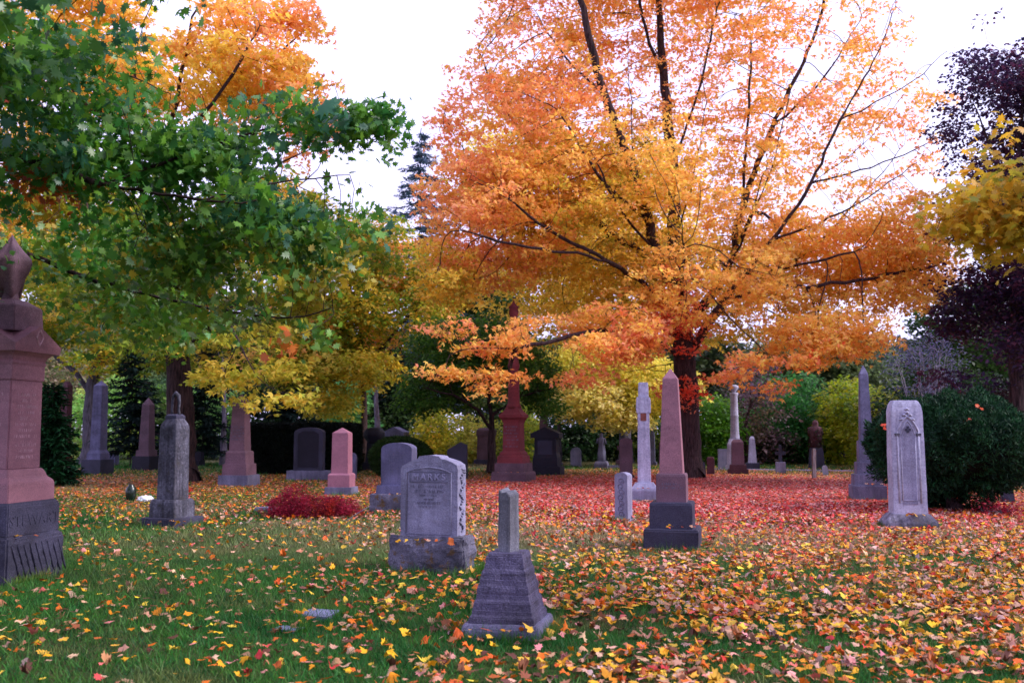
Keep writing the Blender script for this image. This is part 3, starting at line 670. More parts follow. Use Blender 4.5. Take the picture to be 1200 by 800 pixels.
iv = RNG.normal(0, 1, (420, 3)); iv = unit(iv)*np.array([8.6*q, 8.6*q, 1]); iv[:, 2] = RNG.uniform(m.z(548), m.z(500), 420)
V, f, t = leaves(iv, iv*np.array([1, 1, 0])+RNG.normal(0, .1, (420, 3)), np.array([[0, 0, -1.]]).repeat(420, 0)+RNG.normal(0, .4, (420, 3)), np.full(420, .10), 'wide', palette(iv, [(.06, .012, .015), (.02, .05, .02), (.16, .04, .03)], 4, 2))
np_mesh('ivy', V, f, M['leaf'], m.root, t)
m = Mon('post', 'thin weathered wooden post standing at the edge of the red leaves', 954, 563, 2, 0, 'post', lean=1.5); m.part('stake', [(-.001, 2.6), (528, 2.6), (525, 1.6)], 'wood', bevel=.01)
m = Mon('headstone', 'tiny leaning white headstone right of the wooden post', 968, 558, 2, -14, 'headstone', lean=-6); m.tablet('tablet', 0, 545, 3.2, 3, 'white', 'round', bevel=.006)
# ---- tall grey obelisk right
m = Mon('obelisk', 'tall grey granite obelisk on three steps beside the big yew', 1017, 589, 19, -12, 'obelisk')
m.part('lower_step', [(-.001, 21.3), (568, 21)], 'grey', bevel=.012, cell=.15, amp=.004); m.part('middle_step', [(569, 17.8), (555, 17.5)], 'grey', bevel=.012); m.part('upper_step', [(556, 14), (541, 13.7)], 'grey', bevel=.012)
m.part('die', [(542, 10.6), (516, 10.2)], 'grey', bevel=.01); m.part('shaft', [(517, 7.9), (438, 5.4), (428, .5)], 'grey', bevel=.008)
# ---- white gothic tablet
def gothic():
    m = Mon('gravestone', 'tall white marble gravestone with carved gothic arch before the yew', 1065, 622, 20, -7)
    s = m.s; m.part('base', [(-.001, 28, 17), (612, 27.6, 17), (609, 26.6, 16), (601, 20.5, 12.5)], 'marble', sq=False, hy=15, bevel=.006)
    L = [(602, 18.3, 11.5), (590, 18, 11.3), (520, 17.6, 11), (482, 17, 10), (474, 15.5, 9), (469, 13, 7)]
    m.part('tablet', L, 'white', sq=False, bevel=.010, cell=.09, amp=.004, hy=10)
    k = m.k1*s
    def yf(py): return -(10.15+(max(min(py, 590), 482)-482)*.010)*s-.012
    # arch moulding
    pts = [(-11.5, 588), (-11.5, 505)]
    for a in np.linspace(0, 1, 7): pts.append((-11.5+11.5*a, 505-16*math.sin(a*math.pi/2)**1.0 if a < 1 else 488))
    pts += [(-x, y) for x, y in pts[::-1][1:]]
    bm = tube_bm([(x*k, yf(y), m.z(y)) for x, y in pts], .016, 7); bm_obj('arch_moulding', bm, M['white'], m.root, True)
    bm_obj('sunk_panel', poly_slab([(-7.6*k, m.z(590)), (7.6*k, m.z(590)), (7.6*k, m.z(512)), (4*k, m.z(502)), (0, m.z(497)), (-4*k, m.z(502)), (-7.6*k, m.z(512))], .01, .002, y0=0), M['greyl'], m.root).location = (0, yf(560)+.004, 0)
    pts2 = [(x*.68, y+5 if y < 560 else y-3) for x, y in pts]; pts2.append(pts2[0])
    bm = tube_bm([(x*k, yf(y)+.004, m.z(y)) for x, y in pts2], .012, 7); bm_obj('inner_moulding', bm, M['white'], m.root, True)
    bm = bmesh.new()
    for dx, dy in ((0, -2), (-1.8, .8), (1.8, .8), (0, 3)): tube_bm([(dx*k, yf(500)-.002, m.z(502.5+dy)), (dx*k, yf(500)-.022, m.z(502.5+dy))], .022, 8, bm)
    bm_obj('trefoil', bm, M['dgrey'], m.root)
    bm = bmesh.new()
    for dx, py in ((0, 484), (-3, 487), (3, 487), (-6, 492), (6, 492), (0, 480)): tube_bm([(dx*k-.03, yf(py)+.012, m.z(py)), (dx*k, yf(py)-.012, m.z(py-1)), (dx*k+.03, yf(py)+.012, m.z(py))], [.012, .022, .012], 7, bm)
    bm_obj('crockets', bm, M['white'], m.root, True)
    for sx in (-1, 1): bm_obj('capital', loft([(m.z(511), .028, .014), (m.z(507.5), .042, .02)], .004), M['marble'], m.root).location = (sx*11.5*k, yf(509), 0)
gothic()
m = Mon('gravestone', 'dark stump-like stone under the right side of the yew', 1181, 592, 6, -20); m.part('shaft', [(-.001, 8), (560, 7), (556, 5)], 'dgrey', bevel=.02, cell=.12, amp=.02)
# ---- flat markers and small grave goods
g = G(374, 722); r = empty('flat_marker', (g[0], g[1], 0), R(-14), 'flush blue grey flat grave marker half covered by leaves', 'flat marker')
bm_obj('slab', poly_slab([(-.14, .0), (.13, 0), (.15, .035), (-.16, .035)], .34, .012, .05, .006), M['flat'], r)
g = G(338, 739); r = empty('flat_marker', (g[0], g[1], 0), R(-25), 'smaller buried flat stone fragment in front of the flush marker', 'flat marker')
bm_obj('slab', poly_slab([(-.13, .0), (.10, 0), (.11, .025), (-.11, .025)], .16, .01, .05, .008), M['flat'], r)
g = G(309, 603); r = empty('flat_marker', (g[0], g[1]+.15, 0), R(-14), 'low grey block marker at the left end of the burgundy shrub', 'flat marker')
bm_obj('slab', loft([(-.05, .19, .16), (.12, .18, .15), (.14, .16, .13)], .012, .07, .006), M['grey'], r)
g = G(153, 588); r = empty('vase', (g[0], g[1], 0), 0, 'dark green rounded grave vase standing in the leaves', 'vase')
bm_obj('body', lathe([(.05, -.02), (.09, .03), (.115, .14), (.12, .25), (.10, .33), (.06, .37), (.065, .40), (.03, .405)]), M['vase'], r, True)
g = G(170, 588); r = empty('bouquet', (g[0], g[1], 0), R(20), 'white wrapped bouquet lying beside the dark green vase', 'bouquet')
bm = bmesh.new(); bmesh.ops.create_icosphere(bm, subdivisions=4, radius=.13)
for v in bm.verts: v.co = Vector((v.co.x*1.35, v.co.y, max(v.co.z, -.06)*.75+.05)); v.co += v.co.normalized()*mnoise.noise(v.co*22)*.035
bm_obj('wrapping', bm, M['plastic'], r)
g = G(219, 580); r = empty('red_flowers', (g[0], g[1], 0), 0, 'tiny red flower cluster at the foot behind the marble pillar', 'flower')
fl = g*0+RNG.normal(0, .035, (60, 3))+np.array([0, 0, .12]); V, f, t = leaves(fl, RNG.normal(0, 1, (60, 3)), RNG.normal(0, 1, (60, 3)), np.full(60, .06), 'wide', palette(fl, [(.5, .02, .02), (.6, .05, .04)], 1, 3))
np_mesh('petals', V, f, M['leaf'], r, t); bm_obj('stem', tube_bm([(0, 0, -.02), (.005, 0, .12)], .006, 6), M['bark'], r)
# =================================================================== TREES
L_ = lin
OR = lin(250, 178, 100); YE = lin(246, 206, 92); CO = lin(250, 154, 116); RE = lin(236, 92, 62); GO = lin(230, 190, 64); PK = lin(250, 166, 122)
OL = lin(170, 170, 50); GR = lin(94, 136, 46); DG = lin(44, 86, 36); LY = lin(228, 212, 96); CR = lin(240, 222, 150); BR = lin(120, 52, 20)
# ---- the orange maple
EXTRA = []
for (x0, y0, d0), (x1, y1, d1) in (((905, 282, -.8), (1075, 190, -1.5)), ((950, 215, -1), (1060, 110, -2)), ((905, 150, 1.5), (1010, 20, 0)), ((868, 250, 1.3), (880, 60, 0)), ((862, 300, 1), (930, 90, -1.5)), ((788, 190, .4), (840, 10, -.5)),
    ((789, 290, .2), (828, 120, -1.5)), ((778, 90, .2), (740, -40, -1)), ((745, 210, -1.5), (735, 40, -2.5)), ((708, 110, -2), (625, 10, -2.5)), ((755, 260, -1), (655, 130, -3)), ((700, 260, 2), (560, 190, 1)), ((640, 190, 2.5), (560, 60, 2)),
    ((772, 300, -.8), (690, 170, -3.5)), ((720, 305, -2), (580, 220, -4.5)), ((872, 322, -.6), (1010, 290, -3)), ((838, 340, .6), (900, 190, -2.5)), ((985, 140, -1), (1110, 60, -1)), ((950, 215, -1), (1120, 150, 0))):
    mx_, my_ = (x0+x1)/2+(x1-x0)*.06, (y0+y1)/2+abs(y1-y0)*.06
    EXTRA.append([(x0, y0, d0), (mx_, my_, (d0+d1)/2), (x1, y1, d1)])
b = G(805, 562)
tree('maple_tree', 'huge spreading orange and gold maple in the centre of the cemetery', 'tree', b, b[1],
 [(806, 562, 0), (806, 520, 0), (805, 470, 0), (802, 420, 0), (798, 370, 0), (796, 330, 0)],
 [[(810, 415, 0), (835, 372, -.3), (872, 322, -.6), (905, 282, -.8), (950, 215, -1), (985, 140, -1), (1030, 60, -.5), (1050, 0, 0)],
  [(806, 385, 0), (838, 340, .6), (858, 300, 1), (868, 250, 1.3), (905, 150, 1.5), (955, 40, 2), (975, -50, 2)],
  [(797, 340, 0), (789, 290, .2), (788, 190, .4), (778, 90, .2), (772, 0, 0), (775, -110, 0)],
  [(798, 350, 0), (772, 300, -.8), (745, 210, -1.5), (708, 110, -2), (680, 0, -2), (660, -80, -2)],
  [(797, 345, 0), (755, 300, 1), (700, 260, 2), (640, 190, 2.5), (590, 110, 3)],
  [(799, 375, 0), (745, 325, -1.5), (690, 300, -3), (620, 290, -4), (540, 270, -4.5)],
  [(802, 415, 0), (755, 392, -2), (695, 388, -3.8), (640, 402, -4.8), (570, 408, -5.2)],
  [(803, 425, 0), (760, 432, -1.5), (735, 436, -2)],
  [(845, 352, -.4), (890, 338, -.8), (960, 335, -1.2), (1050, 320, -1.5), (1100, 310, -1.5)],
  [(872, 322, -.6), (940, 300, 1), (1000, 240, 1.5), (1060, 170, 2)],
  [(806, 400, 0), (830, 350, 3), (870, 310, 5), (930, 270, 6.5)],
  [(800, 380, 0), (770, 330, 3), (720, 300, 5), (660, 280, 6.5)],
  [(800, 365, 0), (800, 310, -3), (800, 270, -5.5), (790, 230, -7)]]+EXTRA,
 [(625, 150, 0, 115, 115, 4, .95, 0), (660, 40, 1.5, 110, 90, 3.5, .62, 7), (790, 40, 1.5, 140, 160, 4, .42, 7), (940, 110, 1, 120, 150, 4, .27, 1), (1050, 150, 0, 66, 75, 2.5, .36, 1), (1020, 60, 0, 60, 60, 2.5, .22, 1), (1000, 300, 0, 120, 75, 4.5, 1.15, 2), (1060, 320, -1, 65, 48, 3, 1.3, 2),
  (580, 260, -1, 95, 85, 4, 1.5, 0), (690, 250, 1, 120, 100, 5, .9, 3), (850, 260, 1, 130, 90, 5, .42, 2), (760, 200, -3, 110, 70, 2.5, .45, 2), (555, 404, -5, 56, 8, 1.4, 2.6, 4), (525, 434, -5.4, 34, 7, .9, 2.8, 4), (600, 436, -5, 50, 6, 1.2, 1.8, 4), (665, 405, -4.8, 66, 18, 1.8, 2.2, 4), (640, 380, -4.5, 60, 8, 1.4, 2.0, 4), (630, 412, -4.6, 60, 8, 1.6, 1.0, 4), (720, 412, -3.8, 50, 16, 1.8, 1.3, 2), (560, 452, -5.2, 30, 4, .8, 2, 4), (530, 385, -4.4, 36, 6, 1.4, 1.5, 4), (690, 440, -3.5, 40, 12, 1.4, 1.2, 4), (700, 392, -4, 85, 36, 2.2, 2.3, 4), (635, 395, -4.6, 50, 22, 1.6, 2.0, 4), (530, 320, -2, 45, 40, 2.5, 1.3, 3),
  (860, 436, -5, 42, 8, 1.4, 1.9, 5), (915, 418, -5, 60, 10, 1.8, 1.7, 5), (985, 402, -5, 60, 7, 1.8, 1.8, 5), (900, 452, -4, 36, 6, 1.2, 1.4, 5), (970, 390, -4, 75, 30, 2.5, 1.7, 2), (800, 445, -.5, 30, 34, 1.0, 1.5, 6), (795, 360, -1.0, 45, 55, 1.2, 1.3, 6), (800, 340, 3, 200, 70, 4, .8, 3), (770, -110, 0, 210, 110, 6, .5, 0), (830, 330, -3, 130, 60, 2.5, .5, 2)],
 [[OR, PK, OR, YE, OR, OR], [PK, OR, OR, YE, OR], [OR, YE, OR, YE, OR, YE], [YE, GO, YE, OL, YE, GO], [OR, YE, CO, OR, YE], [CO, OR, YE, RE, OR], [RE, CO, RE, OR], [YE, OR, OR, PK, GO, OR]],
 4900, 32, .44, .107, 'star', .44, .36, .5, 3, nattr=3400, seed=2, flat=.06, tip_r=.010, gap=.46, gf=.7)
# ---- big gold maple left, behind the marble pillar
b = G(211, 566)
tree('maple_tree', 'big gold and olive maple with dark red-brown trunk behind the marble pillar', 'tree', b, b[1],
 [(211, 566, 0), (211, 500, 0), (210, 440, 0), (208, 380, 0), (205, 320, 0), (195, 250, 0), (190, 180, 0)],
 [[(208, 400, 0), (170, 330, -1), (120, 270, -2), (60, 200, -3)], [(209, 420, 0), (255, 370, -2), (300, 350, -4), (360, 330, -5)], [(205, 330, 0), (260, 250, 0), (300, 150, 1), (330, 60, 1)],
  [(200, 270, 0), (180, 180, 0), (150, 60, 0), (140, -20, 0)], [(205, 310, 0), (280, 260, 2), (360, 210, 3), (400, 150, 3)], [(190, 180, 0), (210, 100, 0), (225, 20, 0)],
  [(262, 440, -3), (300, 440, -4)], [(300, 150, 1), (350, 110, 0), (392, 100, 0)], [(330, 60, 1), (375, 20, 0)], [(225, 20, 0), (270, -40, 0)], [(180, 180, 0), (90, 110, -1), (60, 30, -1)], [(260, 250, 0), (330, 190, -2), (380, 170, -2)], [(190, 180, 0), (250, 120, -2), (300, 40, -2)]],
 [(230, 60, 0, 135, 85, 4, 1.0, 0), (335, 60, 0, 55, 70, 3, .7, 1), (360, 150, 0, 50, 50, 3, .8, 1), (330, 10, 0, 50, 30, 2, .7, 1), (130, 60, 0, 110, 90, 4, 1, 0), (300, 280, 0, 120, 80, 4, 1.4, 2), (150, 290, 0, 130, 90, 4, 1.2, 2), (400, 300, 1, 60, 60, 3, 1, 2),
  (262, 440, -3, 36, 16, 1.6, 1.3, 3), (320, 428, -3, 30, 12, 1.4, 1.3, 3), (335, 462, -3.4, 26, 10, 1.2, 1.4, 3), (290, 470, -3.2, 20, 10, 1, 1.1, 3), (300, 395, -2, 50, 16, 2, 1.0, 3), (190, 400, -2, 60, 18, 2, .8, 2), (240, 415, 1, 90, 20, 2, .7, 2), (220, 350, 2, 160, 60, 4, 1.2, 2), (20, 200, 0, 80, 100, 4, 1, 0)],
 [[OR, YE, GO, YE, OR], [OR, PK, OR, YE], [L_(190, 180, 60), OL, L_(140, 160, 50), GR, OL, YE], [L_(206, 196, 80), L_(168, 176, 60), L_(220, 190, 76), OL, L_(190, 190, 80)]], 2250, 26, .5, .145, 'star', .47, .4, .6, 3, nattr=1700, seed=5, gap=.6, gf=.6, tip_r=.011)
# ---- forked left tree
b = G(107, 543)
tree('maple_tree', 'yellow green maple with forked dark trunk far left behind the dark obelisk', 'tree', b, 44,
 [(106, 543, 0), (106, 500, 0), (108, 450, 0), (116, 420, 0), (125, 370, 0), (130, 300, 0)],
 [[(107, 460, 0), (88, 435, 0), (68, 420, 0), (40, 390, 0), (5, 370, 0)], [(112, 430, 0), (140, 400, 0), (175, 370, 1)], [(122, 380, 0), (90, 330, 0), (60, 270, 0)]],
 [(40, 380, 0, 70, 30, 3, 1.5, 0), (120, 420, -1, 40, 22, 2, 1.5, 0), (100, 330, 0, 130, 80, 4, 1, 0), (10, 290, 0, 60, 70, 3, 1.2, 1), (180, 400, 0, 60, 30, 3, 1, 0)],
 [[GO, OL, GR, OL, GO], [OR, YE, OR]], 900, 28, .6, .18, 'quad', .5, .6, .8, 4, seed=8, mat='barkg')
# ---- olive maple between
b = G(425, 541)
tree('maple_tree', 'olive green and yellow maple filling the gap left of the spruce', 'tree', b, 40,
 [(425, 541, 0), (427, 480, 0), (425, 420, 0), (420, 360, 0), (415, 300, 0)],
 [[(425, 430, 0), (470, 380, 0), (510, 350, 0)], [(424, 400, 0), (380, 370, -1), (340, 340, -1)], [(420, 340, 0), (450, 280, 0), (440, 240, 0)]],
 [(430, 280, 0, 55, 38, 3, .7, 0), (465, 330, 0, 58, 55, 3, 1, 0), (400, 360, 0, 90, 60, 4, 1, 0), (410, 430, -2, 60, 26, 2.5, 1.6, 1), (350, 420, -1, 60, 35, 3, 1.2, 0), (500, 370, 1, 40, 40, 3, 1, 0), (385, 468, -2, 32, 20, 2, 1.6, 1)],
 [[OL, GO, GR, OL, OR], [YE, GO, OL, LY]], 1300, 28, .55, .17, 'quad', .36, .5, .7, 4, seed=12)
# ---- low dark green maple behind the red column
b = G(575, 556)
tree('maple_tree', 'low dark green spreading maple with thin black trunk behind the red column', 'tree', b, b[1],
 [(575, 556, 0), (575, 520, 0), (576, 487, 0), (573, 460, 0), (570, 430, 0)],
 [[(575, 500, 0), (560, 480, -1), (530, 462, -2), (490, 455, -3)], [(574, 490, 0), (610, 465, 0), (645, 455, 0)], [(573, 460, 0), (540, 430, 1), (520, 410, 1)]],
 [(545, 450, -1, 75, 28, 3, 1.2, 0), (600, 440, 0, 65, 35, 3, 1.1, 0), (500, 470, -1, 36, 16, 1.5, 1.2, 0), (560, 405, 0, 90, 35, 3, .8, 0), (640, 468, 0, 22, 18, 2, 1, 0)],
 [[GR, DG, GR, DG, lin(70, 110, 30)]], 1100, 28, .42, .13, 'quad', .15, .4, .5, 3, seed=15)
# ---- gold tree behind the orange maple
b = G(733, 541)
tree('maple_tree', 'golden yellow tree with grey trunk seen through the left of the orange maple', 'tree', b, 46,
 [(733, 541, 0), (733, 450, 0), (732, 380, 0), (731, 300, 0), (729, 240, 0), (725, 170, 0)],
 [[(732, 400, 0), (690, 350, 0), (640, 330, 0)], [(732, 350, 0), (770, 300, 0), (800, 260, 0)], [(731, 300, 0), (680, 240, 0), (620, 200, 0)]],
 [(640, 320, 0, 90, 80, 4, 1, 0), (740, 260, 0, 90, 100, 4, 1, 0), (580, 200, 0, 60, 70, 4, .8, 1), (700, 380, 0, 100, 40, 4, 1, 0)],
 [[YE, GO, YE, OL], [GO, OL, YE]], 1100, 26, .65, .20, 'quad', .35, .6, .9, 5, seed=18, mat='barkg')
# ---- pale yellow tree
b = G(655, 543)
tree('maple_tree', 'pale cream yellow young maple between the black monument and the white pillar', 'tree', b, 43,
 [(655, 543, 0), (655, 500, 0), (656, 460, 0), (657, 430, 0)],
 [[(656, 480, 0), (690, 455, -1), (730, 450, -1)], [(656, 470, 0), (640, 450, 0)], [(657, 440, 0), (720, 425, 0), (770, 430, 0)]],
 [(690, 465, -1, 55, 26, 2.5, 1.3, 0), (760, 455, 0, 60, 38, 3, 1, 1), (700, 430, 0, 80, 28, 3, .9, 1), (720, 488, -1, 40, 16, 2, 1.3, 0)],
 [[CR, LY, CR, LY], [LY, LY, OL, LY]], 800, 26, .5, .17, 'quad', .16, .5, .7, 4, seed=21, mat='barkg')
# ---- copper beech at right
BP = [lin(66, 46, 80), lin(46, 34, 60), lin(88, 44, 64), lin(44, 42, 66)]
b = np.array(P(1192, 545, 27)); b[2] = 0
tree('beech_tree', 'dark purple leaved beech rising along the right edge', 'tree', b, 27,
 [(1192, 560, 0), (1191, 470, 0), (1190, 400, 0), (1192, 300, 0), (1195, 200, 0), (1198, 80, 0)],
 [[(1190, 420, 0), (1150, 380, -1), (1110, 350, -1)], [(1191, 340, 0), (1150, 270, 0), (1120, 230, 0)], [(1192, 260, 0), (1160, 170, 0), (1140, 120, 0)], [(1191, 380, 0), (1250, 300, 0)], [(1194, 220, 0), (1240, 120, 0)]],
 [(1185, 62, 0, 50, 64, 2.5, .9, 0), (1150, 130, 0, 40, 36, 2, .8, 0), (1175, 170, 0, 55, 30, 2, .8, 0), (1135, 200, 0, 30, 22, 1.5, .8, 0), (1165, 240, 0, 62, 60, 2.5, 1, 0), (1200, 370, 0, 90, 70, 3, 1, 0), (1260, 200, 0, 90, 170, 4, .8, 0), (1145, 320, 0, 40, 40, 2, .9, 0), (1150, 430, 0, 50, 40, 2.5, .5, 0)],
 [BP], 2200, 26, .42, .12, 'quad', .27, .4, .5, 3, seed=24, gap=.5, gf=.7)
# ---- overhanging green maple, foreground left (trunk outside the frame)
GL = [lin(72, 134, 44), lin(48, 104, 44), lin(104, 152, 44), lin(54, 104, 74)]
GM = [lin(66, 128, 44), lin(112, 144, 44), lin(54, 108, 46), lin(190, 170, 50)]
RB = [lin(160, 70, 34), lin(200, 110, 40), lin(140, 56, 40)]
tree('maple_tree', 'overhanging dark green broad leaved maple reaching in from the left foreground', 'tree', (-8.2, 8.6, 0), 9,
 [(-420, 700, 0), (-405, 500, 0), (-400, 350, 0), (-390, 200, 0), (-370, 0, 0)],
 [[(-402, 300, 0), (-200, 210, .4), (0, 185, .4), (120, 215, 0), (240, 235, 0), (310, 235, .5)], [(-400, 330, 0), (-200, 270, 1.5), (0, 290, 2.4), (100, 325, 2.4), (200, 352, 2.2), (285, 366, 1.8), (340, 372, 1.5), (390, 360, 1.3)],
  [(-398, 180, 0), (-200, 60, 0), (0, 60, 0), (100, 70, 1), (200, 110, 1)], [(120, 215, 0), (250, 170, .5), (360, 140, 1), (430, 125, 1.2)], [(240, 235, 0), (320, 215, .5), (410, 205, .8)],
  [(-402, 250, 0), (-250, 100, -3), (-100, 0, -4), (100, -80, -4.5)], [(-400, 200, 0), (-200, 100, 4), (0, 150, 5)], [(-390, 150, 0), (-200, -150, -2), (0, -250, -2), (150, -300, -2)]],
 [(60, 60, 0, 115, 70, 1.0, .8, 0), (130, 165, .3, 145, 60, 1.0, .9, 0), (255, 160, .7, 80, 44, .9, .9, 0), (340, 120, .8, 50, 14, .5, 1.6, 0), (385, 145, 1, 62, 24, .5, 2.6, 0), (432, 132, 1.1, 34, 9, .3, 8, 0), (445, 142, 1.1, 14, 18, .2, 5, 0), (405, 205, .9, 46, 12, .4, 3.6, 0), (425, 212, .9, 22, 9, .2, 5, 0), (290, 235, .6, 100, 30, .8, 1.1, 0),
  (120, 285, 2.6, 120, 48, 1, 1.2, 1), (250, 315, 1.2, 110, 56, .9, 1.5, 1), (345, 300, 1, 75, 50, .8, 1.9, 1), (405, 330, 1, 34, 40, .5, 1.9, 1), (160, 365, 2.6, 110, 32, .8, 1.3, 1), (200, 250, .6, 90, 40, .8, 1.2, 0), (385, 250, 1, 50, 30, .5, 2, 0), (365, 375, 1, 40, 12, .4, 1.2, 1),
  (60, 200, .6, 50, 20, .4, 1.6, 2), (345, 398, .6, 18, 12, .25, 2.0, 2), (-150, 150, 0, 150, 250, 1.5, .35, 0),
  (0, -250, -2.5, 400, 160, 2.2, .26, 0), (-250, -100, -4, 300, 150, 1.5, .35, 0), (-300, -650, -5, 600, 250, 1.2, .35, 0)],
 [GL, GM, RB], 2600, 17, .30, .066, 'sharp', .13, .16, .25, 1.6, seed=27, gap=.5, gf=1.7, flat=.07, leafm='gloss', tip_r=.0045, tilt=2.2, nattr=1300, droop=.75, sizevar=.3, freq=1.2, iters=150)
tree('maple_tree', 'rust tinged green tree added off frame to shade the left graves, leaf tips entering at the top left corner', 'tree', (-13.4, 12.6, 0), 12.6,  # tree added beyond the left edge so its crown shades the left graves
 [(-570, 645, 0), (-565, 450, 0), (-550, 250, 0), (-520, 50, 0)], [[(-560, 350, 0), (-350, 200, 0), (-150, 110, 0), (-10, 95, 0)], [(-560, 400, 0), (-350, 320, -1), (-200, 300, -1)], [(-555, 300, 0), (-400, 50, 3), (-250, -50, 4)], [(-555, 300, 0), (-600, 100, -3)]],
 [(-20, 95, 0, 42, 34, .6, 5, 1), (-300, 150, 0, 250, 180, 3, 1, 0), (-300, 330, 0, 230, 90, 2.5, 1, 0), (-450, 250, 4, 300, 250, 3, 1, 0), (-350, -150, 0, 350, 150, 4, .8, 0), (-700, 200, 0, 200, 250, 4, .6, 0)],
 [GM, RB], 900, 24, .5, .16, 'wide', .3, .5, .8, 4, seed=28, gap=.35)
# ---- yellow branch at right (trunk outside the frame)
YL = [lin(206, 176, 50), lin(176, 164, 50), lin(214, 164, 50), lin(146, 146, 50)]
tree('maple_tree', 'overhanging yellow maple branch with large leaves at upper right edge', 'tree', (7.6, 8.0, 0), 8,
 [(1640, 700, 0), (1620, 450, 0), (1610, 250, 0), (1600, 0, 0)],
 [[(1612, 260, 0), (1450, 180, 0), (1300, 170, 0), (1220, 190, 0), (1150, 235, 0)], [(1450, 180, 0), (1320, 240, .4), (1200, 260, .4)], [(1610, 200, 0), (1500, 0, 2)]],
 [(1150, 232, 0, 60, 20, .5, 1.3, 0), (1185, 185, 0, 34, 44, .5, 1.0, 0), (1185, 262, 0, 38, 34, .5, 1.2, 0), (1125, 262, 0, 28, 16, .4, 1.3, 0), (1175, 285, 0, 20, 14, .3, 1.4, 0), (1280, 230, 0, 90, 60, .7, .8, 0), (1120, 258, 0, 16, 12, .25, 1.2, 0), (1450, 150, 0, 130, 120, 1.5, .6, 0), (1185, 270, 0, 30, 18, .3, .9, 0)],
 [YL], 900, 12, .22, .060, 'sharp', .22, .15, .25, 1.6, seed=31, gap=.2, gf=1.6, flat=.06, tip_r=.003, tilt=.9, droop=.5, freq=1.2, iters=100)
# =================================================================== SHRUBS AND BACKGROUND
def bush(name, label, cat, px, D, blobs, pals, n, k, rad, size, shape='quad', seed=0, gap=.4, gf=.6, flat=.08, leafm='leaf', stems=9, mat='barkg', tilt=.9, droop=.3, stem_r=.035, jit=.18, freq=.6, group=None, shell=False, stem_n=60):
    b = P(px, 545, D); b[2] = 0; root = empty(name, tuple(b), 0, label, cat, group)
    q, pi = blob_points([(x, y, d, rx, ry, rd, w, p) for x, y, d, rx, ry, rd, w, p in blobs], D, n, gap, gf, seed)
    s = Skel(); s.add(b+np.array([0, 0, -.05]), -1); s.add(b+np.array([0, 0, .12]), 0)
    for i in range(stems):
        e = q[RNG.integers(len(q))]; a = b+np.array([RNG.normal(0, .12), RNG.normal(0, .12), .02]); m_ = a*.45+e*.55; m_[2] = max(m_[2], e[2]*.62)
        s.line([s.p[1], a*.8+m_*.2+np.array([0, 0, .1]), m_, e], .45, 1)
    if stem_n: s.grow(q[RNG.permutation(len(q))[:stem_n]], .35, .5, 4, 40)
    s.p = [p-b for p in s.p]; s.build(stem_r*2.2, .008, M[mat], root, 'stems', flare=1.1)
    if pals:
        V, f, t = sprays(q-b, pi, pals, k, rad, flat, size, shape, seed, tilt, droop=droop, jit=jit, freq=freq)
        np_mesh('foliage', V, f, M[leafm], root, t)
    return root
def sb(label, px, D, rx, top, pals, n=320, k=24, size=.2, seed=0, bot=545, rd=3, cat='bush', name='bush', **o):
    fz = 2.0 if seed in (41, 42, 43, 45, 66, 67) else 1.6 if seed < 52 else 1.35 if seed == 54 else .95
    pals = [tuple(min(.9, c*fz) for c in p) for p in pals]
    cy = (top+bot)/2+6; ry = (bot-top)/2+8
    o.setdefault('rad', .5)
    return bush(name, label, cat, px, D, [(px, cy, 0, rx, ry, rd, 1, 0)], [pals], n, k, o.pop('rad'), size, seed=seed, **o)
L = lin
sb('muted grey green brush far left behind the red sandstone shaft', 50, 58, 75, 390, [L(84, 96, 60), L(120, 104, 84), L(60, 80, 50)], 420, seed=41, size=.24, rad=.7)
sb('bright pale green shrub between the dark obelisk and the spruce', 150, 55, 70, 440, [L(120, 150, 80), L(90, 130, 60), L(150, 160, 80)], 420, seed=42, size=.22)
sb('pale grey green shrub seen between the spruce and the pink obelisk', 250, 54, 40, 440, [L(120, 150, 90), L(90, 120, 70)], 240, seed=43, size=.22)  # pale leaf colours, scaled up by seed in sb
sb('dark green shrub mass behind the square hedge', 330, 52, 70, 425, [L(26, 46, 26), L(40, 64, 30)], 420, seed=44, size=.22)
sb('pale mint green shrub behind the rose granite pillar', 412, 50, 26, 440, [L(96, 140, 84), L(70, 120, 66), L(130, 150, 60)], 240, seed=45, size=.2)
sb('dusky green shrub behind the black carved monument', 462, 54, 40, 450, [L(40, 66, 40), L(80, 100, 50)], 260, seed=46, size=.2)
sb('bright yellow leaved shrub right of the clipped round bush', 510, 47, 24, 478, [L(190, 160, 50), L(150, 150, 40), L(100, 120, 40)], 220, seed=47, size=.17)
sb('olive yellow shrub behind the slanted purple headstone', 548, 48, 34, 480, [L(120, 130, 50), L(160, 150, 60), L(80, 100, 40)], 300, seed=48, size=.17)
sb('light green shrub between the red column and the black gabled monument', 612, 47, 22, 465, [L(100, 130, 40), L(150, 150, 50), L(60, 90, 30)], 220, seed=49, size=.17)
sb('dark thicket behind the small white headstone', 680, 50, 50, 470, [L(22, 42, 22), L(40, 66, 30), L(30, 50, 30)], 380, seed=50, size=.18)
sb('dark green thicket with yellow flecks behind the white pillar', 750, 50, 50, 465, [L(24, 44, 22), L(36, 60, 26), L(90, 100, 34)], 380, seed=51, size=.18)
sb('bright spring green bush right of the maple trunk', 838, 46, 32, 458, [L(96, 150, 36), L(70, 120, 30), L(120, 160, 40)], 340, seed=52, size=.17)
sb('brownish pink twiggy shrub behind the small white obelisk', 893, 45, 32, 452, [L(110, 84, 90), L(84, 64, 70), L(100, 84, 60)], 150, seed=53, size=.15, k=14, stems=14, mat='bark')
